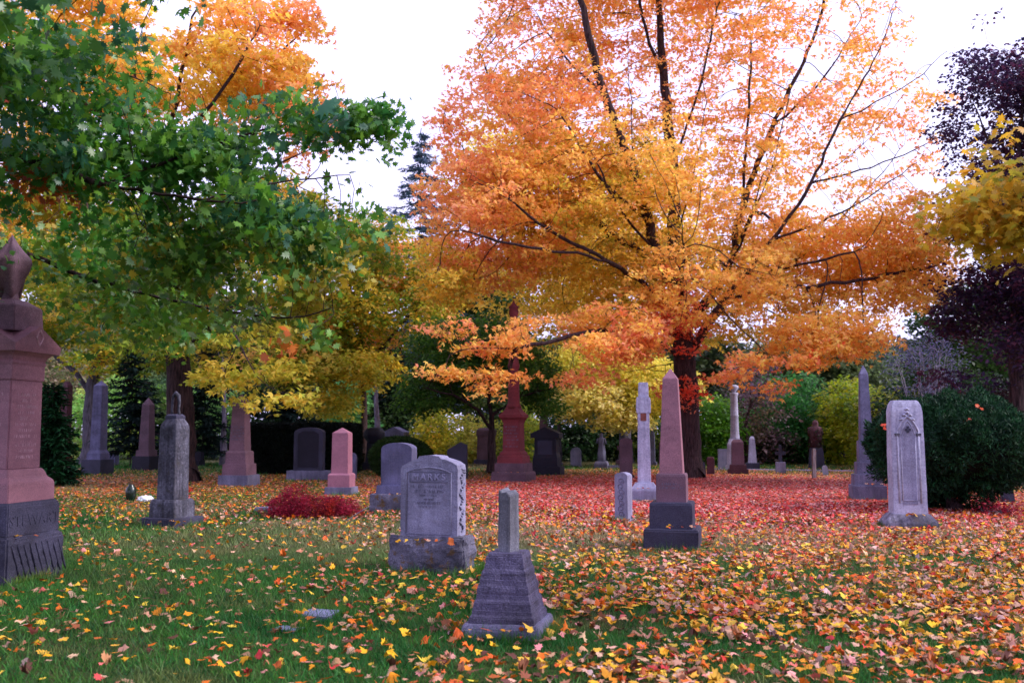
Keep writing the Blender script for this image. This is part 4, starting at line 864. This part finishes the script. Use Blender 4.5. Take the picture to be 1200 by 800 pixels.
sb('fresh green drooping shrub behind the small dark cross', 925, 47, 52, 432, [L(56, 112, 44), L(40, 90, 40), L(80, 130, 60)], 520, seed=54, size=.16, droop=.6)
sb('blue green conifer shrub above the ivy covered monument', 962, 48, 26, 462, [L(20, 54, 50), L(28, 66, 54)], 220, seed=55, size=.16, shape='thin', k=40)
sb('yellow green bush with bright leaves left of the tall grey obelisk', 992, 44, 34, 442, [L(176, 176, 40), L(130, 150, 34), L(70, 100, 30)], 380, seed=56, size=.17)
sb('yellowish bush right of the tall grey obelisk', 1035, 40, 24, 446, [L(160, 160, 50), L(110, 130, 34)], 180, seed=57, size=.16)
sb('dim low undergrowth beneath the drooping green shrub', 930, 47, 70, 505, [L(20, 36, 18), L(34, 54, 26), L(80, 60, 36)], 300, seed=58, size=.15)
sb('dark green wood edge behind the large yew', 1120, 38, 90, 420, [L(22, 44, 24), L(34, 60, 30), L(50, 70, 30)], 620, seed=59, size=.18, rd=3)
sb('deep shade thicket beneath the purple beech', 1185, 33, 60, 440, [L(20, 34, 18), L(32, 50, 24)], 380, seed=60, size=.16, rd=2)
sb('dark plum coloured shrub behind the right side of the yew', 1178, 28, 34, 455, [L(60, 26, 36), L(44, 24, 36), L(80, 30, 30)], 260, seed=61, size=.11, rd=1.4, rad=.3)
sb('dim green shrub seen under the low dark green maple', 590, 56, 50, 440, [L(50, 72, 40), L(84, 96, 44)], 420, seed=64, size=.2, rad=.6)
sb('dusky shrub closing the gap behind the tiny white obelisk', 880, 52, 45, 440, [L(40, 60, 34), L(70, 66, 50)], 380, seed=65, size=.2, rad=.6)
sb('dim green shrub behind the broken marble pillar', 205, 56, 50, 425, [L(50, 72, 44), L(80, 96, 50)], 380, seed=66, size=.2, rad=.6)
sb('olive shrub between hedge and clipped round bush', 400, 57, 40, 425, [L(56, 76, 40), L(90, 96, 44)], 300, seed=67, size=.2, rad=.6)
# bare lavender twiggy tree
bush('bare_tree', 'bare lavender grey twiggy small tree above the yew', 'tree', 1082, 36, [(1080, 425, 0, 42, 42, 2, 1, 0)], [[L(110, 104, 140), L(90, 86, 120)]], 420, 5, .35, .11, seed=62, stems=26, mat='barkl', gap=.2, shape='thin', stem_n=420, stem_r=.04)
# twiggy dark tree with pink haze
b = P(878, 545, 44); b[2] = 0
tree('bare_tree', 'small twisted dark trunked tree with sparse pinkish leaves behind white column', 'tree', b, 44, [(878, 545, 0), (874, 500, 0), (880, 470, 0), (876, 440, 0)], [[(876, 480, 0), (895, 450, 0), (905, 430, 0)]],
 [(885, 445, 0, 32, 36, 2, 1, 0)], [[L(120, 90, 110), L(96, 72, 84)]], 160, 9, .4, .14, 'quad', .15, .4, .6, 3, seed=63)
# background broad trees
def bgt(label, px, D, top, rx, pals, seed, n=600, bot=430, size=.26, trunk_r=.28, mat='bark', k=26, gap=.4):
    b = P(px, 545, D); b[2] = 0; cy = (top+bot)/2; pals = [tuple(min(.9, c*1.35) for c in p) for p in pals]
    tree('broadleaf_tree', label, 'tree', b, D, [(px, 545, 0), (px+2, 480, 0), (px, cy+30, 0), (px-3, cy, 0)], [[(px, cy+40, 0), (px-rx*.5, cy-5, 0)], [(px, cy+30, 0), (px+rx*.5, cy-15, 0)]],
     [(px, cy, 0, rx, (bot-top)/2, 4, 1, 0)], [pals], n, k, .75, size, 'quad', trunk_r, .7, 1.1, 6, seed=seed, mat=mat, gap=gap, nattr=400, tip_r=.012)
bgt('soft grey green tree beyond the yellow green bush', 985, 62, 385, 60, [L(70, 90, 60), L(96, 108, 66), L(56, 76, 56)], 71, bot=480)
bgt('muted olive tree beyond the drooping green shrub', 915, 66, 395, 55, [L(76, 90, 50), L(104, 104, 60)], 72, bot=480)
bgt('tall dark green tree behind the purple beech', 1135, 48, 330, 60, [L(34, 58, 30), L(56, 84, 34), L(24, 44, 26)], 73, n=800, bot=470, size=.2)
bgt('dark leafy tree filling the space behind the spruce tip', 545, 60, 300, 70, [L(40, 66, 34), L(60, 84, 34), L(30, 52, 30)], 74, n=700, bot=440)
bgt('dull green tree behind the olive maple', 455, 58, 380, 70, [L(40, 60, 34), L(60, 74, 36)], 75, n=600, bot=500)
bgt('shady green tree behind the big gold maple', 320, 60, 330, 90, [L(44, 64, 30), L(70, 84, 34)], 76, n=700, bot=480)
bgt('hazy green tree far left behind the forked maple', 60, 66, 300, 90, [L(80, 96, 50), L(100, 104, 60)], 77, n=600, bot=460)
bgt('grey green tree behind the pale yellow young maple', 690, 64, 380, 80, [L(60, 76, 44), L(84, 92, 50)], 78, n=600, bot=470)
# slim pale trunks
for px, top, D, w, lab in ((441, 430, 46, .19, 'slim pale lilac birch trunk behind the black carved monument'), (262, 430, 44, .16, 'pale lilac trunk just left of the dull pink obelisk'), (370, 440, 52, .15, 'thin pale trunk above the square hedge')):
    b = P(px, 545, D); b[2] = 0
    tree('birch_tree', lab, 'tree', b, D, [(px, 545, 0), (px+1, 490, 0), (px-1, top, 0), (px+2, top-60, 0)], [[(px, top+10, 0), (px+14, top-30, 0)], [(px, top, 0), (px-14, top-40, 0)]],
      [(px, top-50, 0, 26, 30, 2, 1, 0)], [[L(60, 84, 40), L(90, 100, 40)]], 60, 20, .5, .2, 'quad', w, .6, .8, 4, seed=px, mat='barkl')
# spruces
def spruce(label, px, D, top, halfw, bot_z, cols, seed, layers=26, dens=1.0, name='spruce_tree'):
    b = P(px, 545, D); b[2] = 0; H = P(px, top, D)[2]; W = halfw*D/F; root = empty(name, tuple(b), 0, label, 'tree')
    s = Skel(); s.line([np.array([0, 0, -.1]), np.array([0, 0, H*.5]), np.array([0, 0, H])], .6)
    Cs = []; Ds = []; As = []; Bs = []
    for i in range(layers):
        z = bot_z+(H-bot_z)*(i/layers)**.95; L_ = W*(1-(z-bot_z)/(H-bot_z))**.85+.15; nb = 7 if L_ > .5 else 5
        for j in range(nb):
            a = RNG.random()*6.283; l = L_*RNG.uniform(.65, 1.12); n = max(5, int(l*14*dens))
            t = np.linspace(0, 1, n); d = np.array([math.cos(a), math.sin(a)])
            zz = z-.42*l*t+.22*l*t**2.4
            c = np.stack([d[0]*l*t, d[1]*l*t, zz], 1)
            As.append(c[0]); Bs.append(c[n//2]); As.append(c[n//2]); Bs.append(c[-1])
            for side in range(4):
                c2 = c+RNG.normal(0, .05, c.shape); sd = (1 if side % 2 else -1)
                dr = np.stack([d[0]*np.ones(n)-sd*d[1]*.9, d[1]*np.ones(n)+sd*d[0]*.9, -.45+RNG.normal(0, .25, n)], 1)
                Cs.append(c2); Ds.append(dr)
    V, f = tubes(np.array(As), np.array(Bs), np.full(len(As), .03), np.full(len(As), .012), 4)
    s.build(.12+H*.012, .03, M['bark'], root)
    np_mesh('branches', V, [f], M['bark'], root)
    C = np.concatenate(Cs); Dr = unit(np.concatenate(Ds)); n = len(C); sz = np.clip(.16+.22*(W/2.5), .15, .34)*RNG.uniform(.7, 1.2, n)
    V, f, t = leaves(C, np.array([0, 0, 1.])+RNG.normal(0, .4, (n, 3)), Dr, sz, 'thin', palette(C, cols, seed, .8))
    np_mesh('needles', V, f, M['needle'], root, t); return root
SPG = [L(24, 44, 40), L(34, 56, 50), L(20, 36, 36)]
spruce('tall blue green spruce whose tip rises in the sky gap', 490, 58, 138, 105, 4, [L(84, 104, 128), L(92, 118, 132), L(66, 92, 106)], 81, 30, .8)
spruce('dark drooping spruce between the two left obelisks', 152, 41, 395, 40, .9, SPG, 82, 18)
spruce('dark spruce behind the marble pillar right side', 238, 44, 400, 40, .9, SPG, 83, 18)
spruce('dark green young conifer beside the pink urn monument', 58, 27, 448, 34, .2, [L(18, 56, 32), L(26, 72, 38), L(14, 40, 28)], 84, 22, 1.6)
spruce('dark conifer behind the square hedge left part', 338, 46, 400, 40, .9, SPG, 85, 16)
spruce('shady conifer behind the olive maple', 462, 52, 380, 34, 1, SPG, 86, 16)
# woodland backdrop
def woodland():
    n = 8200; a = RNG.uniform(-.72, .72, n); Rr = RNG.uniform(76, 92, n); x = Rr*np.tan(a); y = Rr+RNG.normal(0, 1, n); z = RNG.uniform(.3, 1, n)**.7*(7.5+4*vnoise(np.stack([x, y*0, x*0], 1), .12, 5))
    C = np.stack([x, y, z], 1); V, f, t = sprays(C, np.zeros(n, int), [[L(44, 62, 36), L(70, 84, 44), L(30, 48, 30), L(96, 96, 54)]], 22, 1.0, .3, .5, 'wide', 90, freq=.15)
    o = np_mesh('woodland', V, f, M['leaf'], None, t); tag(o, 'distant mixed wood closing the view behind the cemetery', 'woodland', kind='stuff')
woodland()
# ---- clipped yews
def clump_surface(Pp, Nn, amp, fr, seed): return Pp+Nn*((vnoise(Pp, fr, seed)-.5)*amp*2+(vnoise(Pp, fr*2.6, seed+3)-.5)*amp)[:, None]
def needle_shell(root, Pp, Nn, depth, size, cols, seed, shape='needle', amp=.12, fr=2.2, name='foliage', spread=.7):
    n = len(Pp); q = clump_surface(Pp, Nn, amp, fr, seed); q = q-Nn*(RNG.random((n, 1))**1.5*depth); m = q[:, 2] > .02; q = q[m]; Nn = Nn[m]; n = len(q)
    Dr = unit(Nn+RNG.normal(0, spread, (n, 3))+np.array([0, 0, .35])); V, f, t = leaves(q, RNG.normal(0, 1, (n, 3)), Dr, size*RNG.uniform(.6, 1.4, n), shape, palette(q, cols, seed, 2.5, .22))
    np_mesh(name, V, f, M['needle'], root, t)
def round_yew(label, px, D, rx, ry, rz, zc, n, size, cols, seed, name='yew_bush', amp=.12, taper=0):
    b = P(px, 545, D); b[2] = 0; root = empty(name, tuple(b), 0, label, 'bush')
    v = unit(RNG.normal(0, 1, (n, 3))); v[:, 2] = np.where((v[:, 2] < 0) & (RNG.random(n) < .4), -v[:, 2], v[:, 2])
    sq = np.abs(v)**.85*np.sign(v); sq = sq/np.linalg.norm(sq, axis=1, keepdims=True)
    lo = np.clip(-sq[:, 2:3], 0, 1)**1.3; sq = sq*np.array([1, 1, 1])*(1-taper*lo*np.array([1, 1, 0])); Pp = sq*np.array([rx, ry, rz])+np.array([0, 0, zc]); Nn = unit(v/np.array([rx, ry, rz]))
    needle_shell(root, Pp, Nn, .22*min(rx, 1.2), size, cols, seed, 'thin', amp)
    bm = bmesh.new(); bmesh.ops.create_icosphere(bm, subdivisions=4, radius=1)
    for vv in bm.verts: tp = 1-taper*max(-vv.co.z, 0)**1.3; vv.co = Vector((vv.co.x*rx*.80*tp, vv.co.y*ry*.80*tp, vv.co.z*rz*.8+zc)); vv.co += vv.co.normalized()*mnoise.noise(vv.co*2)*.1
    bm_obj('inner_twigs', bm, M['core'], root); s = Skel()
    s.add(np.array([0, 0, -.1]), -1); s.add(np.array([0, 0, .15]), 0)
    for i in range(5): s.line([s.p[1], np.array([RNG.normal(0, rx*.4), RNG.normal(0, ry*.3), zc])], .3, 1)
    s.build(.14, .04, M['bark'], root, 'stems'); return root
YG = [L(22, 56, 34), L(34, 76, 40), L(16, 42, 30), L(26, 60, 30)]
yb = round_yew('large dense round dark green yew at the right behind the white gravestone', 1116, 18.6, 1.68, 1.55, 1.06, 1.20, 90000, .085, YG, 95, amp=.30, taper=.5)
round_yew('clipped low round bush behind the grey rounded headstone', 469, 33, 1.12, 1.0, .72, .66, 30000, .10, [L(34, 60, 20), L(50, 74, 24), L(24, 46, 22)], 96, 'clipped_bush', .04)
def square_hedge():
    D = 35.5; b = P(354, 545, D); b[2] = 0; root = empty('hedge', tuple(b), R(0), 'square clipped nearly black yew hedge behind the dark headstone', 'hedge')
    hx, hy, H = 2.05, 1.2, 1.85; n = 46000; f_ = RNG.choice(5, n, p=[.34, .14, .14, .26, .12]); u = RNG.uniform(-1, 1, (n, 2)); Pp = np.zeros((n, 3)); Nn = np.zeros((n, 3))
    for i, (ax, sg) in enumerate(((1, -1), (0, -1), (0, 1), (2, 1), (1, 1))):
        m = f_ == i
        if ax == 1: Pp[m] = np.stack([u[m, 0]*hx, np.full(m.sum(), sg*hy), (u[m, 1]*.5+.5)*H], 1); Nn[m] = (0, sg, 0)
        if ax == 0: Pp[m] = np.stack([np.full(m.sum(), sg*hx), u[m, 0]*hy, (u[m, 1]*.5+.5)*H], 1); Nn[m] = (sg, 0, 0)
        if ax == 2: Pp[m] = np.stack([u[m, 0]*hx, u[m, 1]*hy, np.full(m.sum(), H)], 1); Nn[m] = (0, 0, 1)
    needle_shell(root, Pp, Nn, .2, .11, [L(10, 20, 16), L(16, 28, 18), L(8, 14, 12)], 97, 'thin', .05)
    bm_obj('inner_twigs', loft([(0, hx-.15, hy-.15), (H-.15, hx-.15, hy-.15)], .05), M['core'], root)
square_hedge()
# ---- burgundy lace shrub with a bare stick
def lace():
    g = G(366, 608); D = g[1]+.35; b = np.array([P(366, 608, D)[0], D, 0]); root = empty('lace_maple_shrub', tuple(b), 0, 'low spreading burgundy lace leaved shrub near the rose granite pillar', 'shrub')
    n = 26000; v = unit(RNG.normal(0, 1, (n, 3))); v[:, 2] = np.abs(v[:, 2])
    q = v*np.array([.98, .5, .56])*(RNG.random((n, 1))**.35); q[:, 2] *= (.45+1.0*vnoise(q*np.array([1, 1, 0]), 3.4, 4)); q[:, 0] += .02
    q = q[(vnoise(q, 5.5, 2)*.6+vnoise(q, 13, 3)*.4 > .45)]; n = len(q); q[:, 2] = np.maximum(q[:, 2], .01)
    Dr = unit(q*np.array([1, 1, .2])+RNG.normal(0, .35, (n, 3))+np.array([0, 0, -.12])); V, f, t = leaves(q, RNG.normal(0, .5, (n, 3))+np.array([0, 0, 1]), Dr, RNG.uniform(.03, .075, n), 'thin', palette(q, [L(140, 28, 52), L(170, 44, 70), L(96, 18, 36), L(190, 60, 50)], 99, 4, .25))
    np_mesh('foliage', V, f, M['leaf'], root, t)
    s = Skel(); s.add(np.array([0, 0, -.05]), -1); s.add(np.array([0, 0, .06]), 0)
    for i in range(22):
        e = q[RNG.integers(n)]; s.line([s.p[1], e*.5+np.array([0, 0, .12]), e], .08, 1)
    s.build(.03, .003, M['bark'], root, 'stems')
    g2 = G(433, 610); a = np.array(G(432, 612)); r2 = empty('fallen_stick', tuple(a), 0, 'pale bare stick leaning into the burgundy shrub', 'stick')
    bm_obj('stick', tube_bm([(-.42, -.12, .0), (-.2, -.1, .16), (.04, -.05, .30)], [.008, .007, .004], 6), M['barkl'], r2)
lace()
# low crimson shrub sprawl under the yew, right edge
bush('crimson_shrub', 'flat crimson leaved sprawl under the right side of the yew', 'shrub', 1170, 17.4, [(1172, 602, 0, 34, 9, .5, 1, 0)], [[L(120, 20, 44), L(160, 40, 60), L(90, 16, 36)]], 120, 18, .14, .06, 'quad', seed=101, gap=.2, stems=6, stem_n=0, stem_r=.01)
# =================================================================== GROUND
def ground():
    m, nt, out = newmat('lawn_soil'); tc = N(nt, 'ShaderNodeTexCoord'); v = tc.outputs['Object']
    n1 = noise_n(nt, v, .35, 6, .6); n2 = noise_n(nt, v, 5, 8, .7); n3 = noise_n(nt, v, 60, 4, .7)
    c = ramp(nt, n2, [(.3, (.035, .055, .016)), (.5, (.055, .095, .022)), (.7, (.10, .115, .04))])
    c = mix(nt, ramp(nt, n1, [(.5, (0, 0, 0)), (.66, (.6, .6, .6))]), c, (.12, .085, .045))
    sp = N(nt, 'ShaderNodeSeparateXYZ'); nt.links.new(v, sp.inputs[0])
    # brown-red leaf mould below the maple
    mp = N(nt, 'ShaderNodeMapping'); mp.inputs['Location'].default_value = (-.45, -2.25, 0); mp.inputs['Scale'].default_value = (.085, .088, 0); nt.links.new(v, mp.inputs['Vector'])
    ln = N(nt, 'ShaderNodeVectorMath', operation='LENGTH'); nt.links.new(mp.outputs[0], ln.inputs[0])
    ad = N(nt, 'ShaderNodeMath', operation='ADD'); nt.links.new(ln.outputs['Value'], ad.inputs[0])
    s2 = N(nt, 'ShaderNodeMath', operation='MULTIPLY'); s2.inputs[1].default_value = .5; nt.links.new(n2, s2.inputs[0]); nt.links.new(s2.outputs[0], ad.inputs[1])
    c = mix(nt, ramp(nt, ad.outputs[0], [(.85, (1, 1, 1)), (1.3, (0, 0, 0))]), c, (.16, .045, .03))
    c = mix(nt, .8, c, ramp(nt, n3, [(.3, (.45, .45, .45)), (.7, (1.25, 1.25, 1.25))]), 'MULTIPLY')
    b = N(nt, 'ShaderNodeBsdfPrincipled'); nt.links.new(c, b.inputs['Base Color']); b.inputs['Roughness'].default_value = .95; b.inputs['Specular IOR Level'].default_value = .1
    bp = N(nt, 'ShaderNodeBump'); bp.inputs['Strength'].default_value = .7; bp.inputs['Distance'].default_value = .05; nt.links.new(n3, bp.inputs['Height']); nt.links.new(bp.outputs[0], b.inputs['Normal'])
    nt.links.new(b.outputs[0], out.inputs['Surface'])
    bm = bmesh.new(); S = 400
    bm.faces.new([bm.verts.new(p) for p in ((-S, -S, 0), (S, -S, 0), (S, S, 0), (-S, S, 0))])
    o = bm_obj('ground', bm, m); tag(o, 'flat cemetery lawn with patchy grass and soil', 'ground', kind='structure')
    g1 = G(835, 551); g2 = G(1010, 554)
    bm = tube_bm([(g1[0], g1[1], .03), ((g1[0]+g2[0])/2, (g1[1]+g2[1])/2, .04), (g2[0]+1, g2[1], .03)], .06, 8); k = bm_obj('kerb_strip', bm, M['greyl']); tag(k, 'low pale stone edging along the far side of the red leaf carpet', 'kerb', kind='structure')
ground()
def wedge(n, y0, y1, margin=1.2, slope=.56, p=1.0):
    """random ground points in the wedge of view (wider than the picture)"""
    u = RNG.random(n); y = np.sqrt(y0*y0+u*(y1*y1-y0*y0)); x = RNG.uniform(-1, 1, n)*(y*slope+margin); return x, y
def red_zone(x, y): return np.exp(-(((x-5.3)/8.4)**2+((y-25.0)/10.0)**2)**1.6)
def orange_zone(x, y): return np.exp(-(((x+9.5)/9)**2+((y-27)/7.5)**2)**1.5)
def litter_density(x, y):
    z0 = np.zeros(len(x)); pat = vnoise(np.stack([x, y, z0], 1), .9, 4)*.5+vnoise(np.stack([x, y, z0], 1), 2.7, 8)*.5
    side = np.clip((x/y+.25)/.45, 0, 1)                       # more leaves lie to the right
    near = np.clip((13-y)/6, 0, 1); d = 22+350*side**1.35*(.4+.6*near)+22*near
    d = d*(.3+1.4*np.clip((pat-.3)*2.4, 0, 1))
    d = d*(1-.72*np.exp(-(((x-1.6)/2.6)**2+((y-14.4)/1.3)**2)))
    rz = red_zone(x, y); oz = orange_zone(x, y); d = d+rz*330+oz*170
    bare = (y > 39)*.8; return d*(1-bare)
def ledges():
    spots = [(596, 742, 7.3, .10, .30), (507, 634, 10.25, .435, .36), (789, 617, 12.4, .36, .24), (201, 606, 15.3, .16, .3), (1065, 603, 15.4, .26, .16), (467, 577, 18.2, .40, .34), (755, 568, 21, .34, .2), (602, 553, 28.4, .38, .5), (1017, 568, 21.3, .42, .28), (15, 612, 10.1, .50, .44)]
    X = []; 
    for px, py, D, z, wd in spots:
        for _ in range(7):
            p = P(px, py, D); X.append((p[0]+RNG.uniform(-wd, wd), D-.02+RNG.uniform(-.05, .02), z+.006))
    return X
def fallen():
    N_ = 760000; x, y = wedge(N_, 4.6, 46, 2.5, .62); A = .5*2*(.62*(46**2-4.6**2))+2*2.5*(46-4.6); dens = N_/A
    k = RNG.random(N_) < litter_density(x, y)/dens; x, y = x[k], y[k]; n = len(x)
    rz = red_zone(x, y); oz = orange_zone(x, y)*.8; r = RNG.random(n)
    TAN = [L(206, 160, 130), L(186, 140, 110), L(176, 120, 84)]; PKL = [L(214, 136, 130), L(220, 110, 100), L(196, 156, 150)]; REL = [L(200, 50, 52), L(176, 42, 50), L(214, 80, 74), L(216, 64, 50)]
    YEL = [L(232, 168, 30), L(214, 140, 20), L(236, 186, 60)]; ORL = [L(226, 110, 26), L(210, 90, 30), L(196, 100, 40)]; BRL = [L(120, 70, 40), L(96, 56, 44)]
    isred = RNG.random(n) < rz*1.25; isor = (~isred) & (RNG.random(n) < oz)
    pal = np.zeros((n, 3)); P3 = np.stack([x, y, x*0], 1)
    def put(m, sets, w):
        c = RNG.choice(len(sets), n, p=np.array(w)/sum(w))
        for i, s_ in enumerate(sets):
            mm = m & (c == i)
            if mm.any(): a = np.array(s_)[RNG.integers(len(s_), size=mm.sum())]; pal[mm] = a
    put(isred, [REL, PKL, ORL, TAN], [.42, .42, .09, .07]); put(isor, [ORL, TAN, YEL, REL, BRL], [.36, .22, .1, .12, .2]); put(~isred & ~isor, [YEL, ORL, TAN, PKL, REL, BRL], [.27, .19, .32, .07, .02, .13])
    pal = np.clip(pal*np.exp(RNG.normal(0, .2, (n, 1)))*np.exp(RNG.normal(0, .06, (n, 3))), .002, .9)
    LX = np.array(ledges()); C = np.stack([x, y, .03+RNG.random(n)*.04+.02*(rz > .5)], 1); C[:len(LX)] = LX; pal[:len(LX)] = np.array(YEL+TAN+ORL)[RNG.integers(9, size=len(LX))]*.8; x, y = C[:, 0], C[:, 1]; yaw = RNG.random(n)*6.283
    Dr = np.stack([np.cos(yaw), np.sin(yaw), RNG.normal(0, .22, n)], 1); Nn = np.array([0, 0, 1.])+RNG.normal(0, .19, (n, 3)); Nn[RNG.random(n) < .4] *= -1
    S = np.minimum(np.where(isred, .046, .050)*np.exp(RNG.normal(0, .28, n)), .075); curl = RNG.normal(1.5, 1.5, n)
    nearm = y < 20; Vs = []; Fs = []; Ts = []; off = 0
    for m, shp in ((nearm, 'maple'), (~nearm, 'star')):
        V, f, t = leaves(C[m], Nn[m], Dr[m], S[m]*(1 if shp == 'maple' else 1.05), shp, pal[m], curl[m] if shp == 'maple' else None); V[:, 2] = np.maximum(V[:, 2], .006)
        Vs.append(V); Fs += [q+off for q in f]; Ts.append(t); off += len(V)
    # keep face arrays grouped by their size
    o = np_mesh('fallen_leaves', np.concatenate(Vs), Fs, M['litter'], None, np.concatenate(Ts)); tag(o, 'fallen red, orange, yellow and pale maple leaves strewn over the grass', 'fallen leaves', kind='stuff')
    print('leaves', n)
fallen()
def grass():
    Vs = []; Ts = []; tot = 0
    # longer, untrimmed blades round the feet of the stones
    for o in list(COL.objects):
        if o.type != 'EMPTY' or o.get('category') not in ('monument', 'headstone', 'gravestone', 'obelisk', 'flat marker') or o.location.y > 24: continue
        lo = [c for c in o.children if c.name.split('.')[0] in ('foundation', 'base', 'base_slab', 'lower_step', 'slab', 'tablet', 'shaft')]
        if not lo: continue
        c0 = min(lo, key=lambda c: min(v.co.z for v in c.data.vertices)); hx = max(v.co.x for v in c0.data.vertices if v.co.z < .15); hy = max(v.co.y for v in c0.data.vertices if v.co.z < .15)
        n = int(900*(hx+hy)*2*(1 if o.location.y < 14 else .6)); a = o.rotation_euler[2]; t = RNG.random(n)*4; sd = t.astype(int); f = (t-sd)*2-1; ofs = np.abs(RNG.normal(0, .03, n))+.004
        lx = np.choose(sd, [f*hx, hx+ofs, f*hx, -hx-ofs]); ly = np.choose(sd, [-hy-ofs, f*hy, hy+ofs, f*hy])
        x = o.location.x+lx*math.cos(a)-ly*math.sin(a); y = o.location.y+lx*math.sin(a)+ly*math.cos(a); P3 = np.stack([x, y, x*0], 1)
        k = vnoise(P3, 4, 3) > .4; x, y, P3 = x[k], y[k], P3[k]; n = len(x); hh = .085*np.exp(RNG.normal(0, .35, n)); w = .004 if o.location.y < 13 else .007; an = RNG.random(n)*6.283; lean = RNG.normal(0, .35, (n, 2))
        V = np.stack([np.stack([x-np.cos(an)*w, y-np.sin(an)*w, x*0], 1), np.stack([x+np.cos(an)*w, y+np.sin(an)*w, x*0], 1), np.stack([x+lean[:, 0]*hh, y+lean[:, 1]*hh, hh], 1)], 1)
        Vs.append(V.reshape(-1, 3)); Ts.append(np.repeat(palette(P3, [L(56, 104, 36), L(76, 124, 44), L(104, 134, 54), L(140, 136, 76)], 14, 1.1, .2), 3, 0))
    for n, y0, y1, h, w in ((230000, 4.6, 13, .055, .0045), (200000, 13, 27, .065, .010), (110000, 27, 50, .08, .022)):
        x, y = wedge(n, y0, y1, 2.0, .6); P3 = np.stack([x, y, x*0], 1)
        thin = 1-.9*np.clip(red_zone(x, y)*1.6, 0, 1)*(y < 37); thin = thin*(1-.6*orange_zone(x, y)); keep = (RNG.random(n) < thin*(.35+1.3*vnoise(P3, 1.3, 6)))
        x, y = x[keep], y[keep]; P3 = P3[keep]; n = len(x)
        hh = h*np.exp(RNG.normal(0, .35, n))*(.55+.9*vnoise(P3, .8, 7)); a = RNG.random(n)*6.283; lean = RNG.normal(0, .55, (n, 2))
        bx, by = np.cos(a)*w, np.sin(a)*w
        V = np.stack([np.stack([x-bx, y-by, x*0], 1), np.stack([x+bx, y+by, x*0], 1), np.stack([x+lean[:, 0]*hh, y+lean[:, 1]*hh, hh], 1)], 1)
        t = palette(P3, [L(34, 92, 38), L(48, 112, 44), L(78, 126, 48), L(30, 80, 40), L(110, 124, 66)], 14, 1.1, .2); dry = np.clip(np.maximum((vnoise(P3, .35, 20)-.60)*4*(y > 15), 1.1*np.exp(-(((x-3.0)/6)**2+((y-14.5-.15*x)/2.2)**2))), 0, .8)[:, None]*((y > 9)[:, None]); t = t*(1-dry)+np.array(L(176, 156, 120))*dry
        Vs.append(V.reshape(-1, 3)); Ts.append(np.repeat(t, 3, 0)); tot += n
    V = np.concatenate(Vs); f = np.arange(len(V)).reshape(-1, 3)
    o = np_mesh('grass', V, [f], M['blade'], None, np.concatenate(Ts)); tag(o, 'short green grass growing between the fallen leaves', 'grass', kind='stuff')
grass()
# a few fallen leaves caught on the yew
D_ = 17.25
for i, (px, py, c) in enumerate(((1148, 474, L(226, 90, 40)), (1133, 492, L(200, 80, 60)), (1036, 500, L(226, 90, 60)), (1120, 492, L(210, 150, 90)))):
    p = P(px, py, D_+.1*i)+np.array([0, -.02, 0])
    V, f, t = leaves(np.zeros((3, 3))+RNG.normal(0, .03, (3, 3)), np.array([[0, -1, .8]]*3)+RNG.normal(0, .3, (3, 3)), RNG.normal(0, 1, (3, 3)), np.full(3, .06), 'maple', np.array([c]*3))
    o = np_mesh('caught_leaf', V, f, M['leaf'], None, t); o.location = p
    tag(o, 'small tuft of orange maple leaves caught on the big yew', 'leaf', 'leaves caught on the yew')
# =================================================================== LIGHT, SKY, CAMERA
SUN_EL, SUN_AZ = 36, 100      # azimuth clockwise from +Y (view direction)
w = bpy.data.worlds.new('World'); SC.world = w; w.use_nodes = True; nt = w.node_tree; nt.nodes.clear()
out = N(nt, 'ShaderNodeOutputWorld'); bg = N(nt, 'ShaderNodeBackground'); sky = N(nt, 'ShaderNodeTexSky', sky_type='NISHITA')
sky.sun_disc = False; sky.sun_elevation = R(SUN_EL); sky.sun_rotation = R(SUN_AZ); sky.air_density = 1.2; sky.dust_density = 2.0
tc = N(nt, 'ShaderNodeTexCoord'); cl = noise_n(nt, tc.outputs['Generated'], 2.2, 5, .5)
cloud = ramp(nt, cl, [(.3, (7.7, 7.2, 12.4)), (.7, (10.3, 9.8, 14.6))])      # overcast deck, same units as the sky
mx = mix(nt, .80, sky.outputs['Color'], cloud)
nt.links.new(mx, bg.inputs['Color']); bg.inputs['Strength'].default_value = .064; nt.links.new(bg.outputs[0], out.inputs['Surface'])
sd = bpy.data.lights.new('sun', 'SUN'); sd.energy = 1.5; sd.angle = R(14); sd.color = (1, .95, .92)
so = bpy.data.objects.new('sun', sd); COL.objects.link(so)
v = Vector((math.sin(R(SUN_AZ))*math.cos(R(SUN_EL)), math.cos(R(SUN_AZ))*math.cos(R(SUN_EL)), math.sin(R(SUN_EL)))); so.rotation_euler = v.to_track_quat('Z', 'Y').to_euler()
cd = bpy.data.cameras.new('camera'); cam = bpy.data.objects.new('camera', cd); COL.objects.link(cam); SC.camera = cam
cd.sensor_width = 36; cd.lens = 36*F/1200; cd.dof.use_dof = True; cd.dof.focus_distance = 12; cd.dof.aperture_fstop = 2.2; cd.clip_end = 2000; cd.clip_start = .05
cam.location = (0, 0, CH); cam.rotation_euler = (math.pi/2+TH, 0, 0)
vs = SC.view_settings; vs.view_transform = 'Standard'; vs.look = 'None'; vs.exposure = 1.38; vs.gamma = 1
SC.cycles.max_bounces = 6; SC.cycles.diffuse_bounces = 4; SC.cycles.transmission_bounces = 4; SC.cycles.transparent_max_bounces = 4; SC.cycles.glossy_bounces = 2
SC.cycles.use_denoising = True
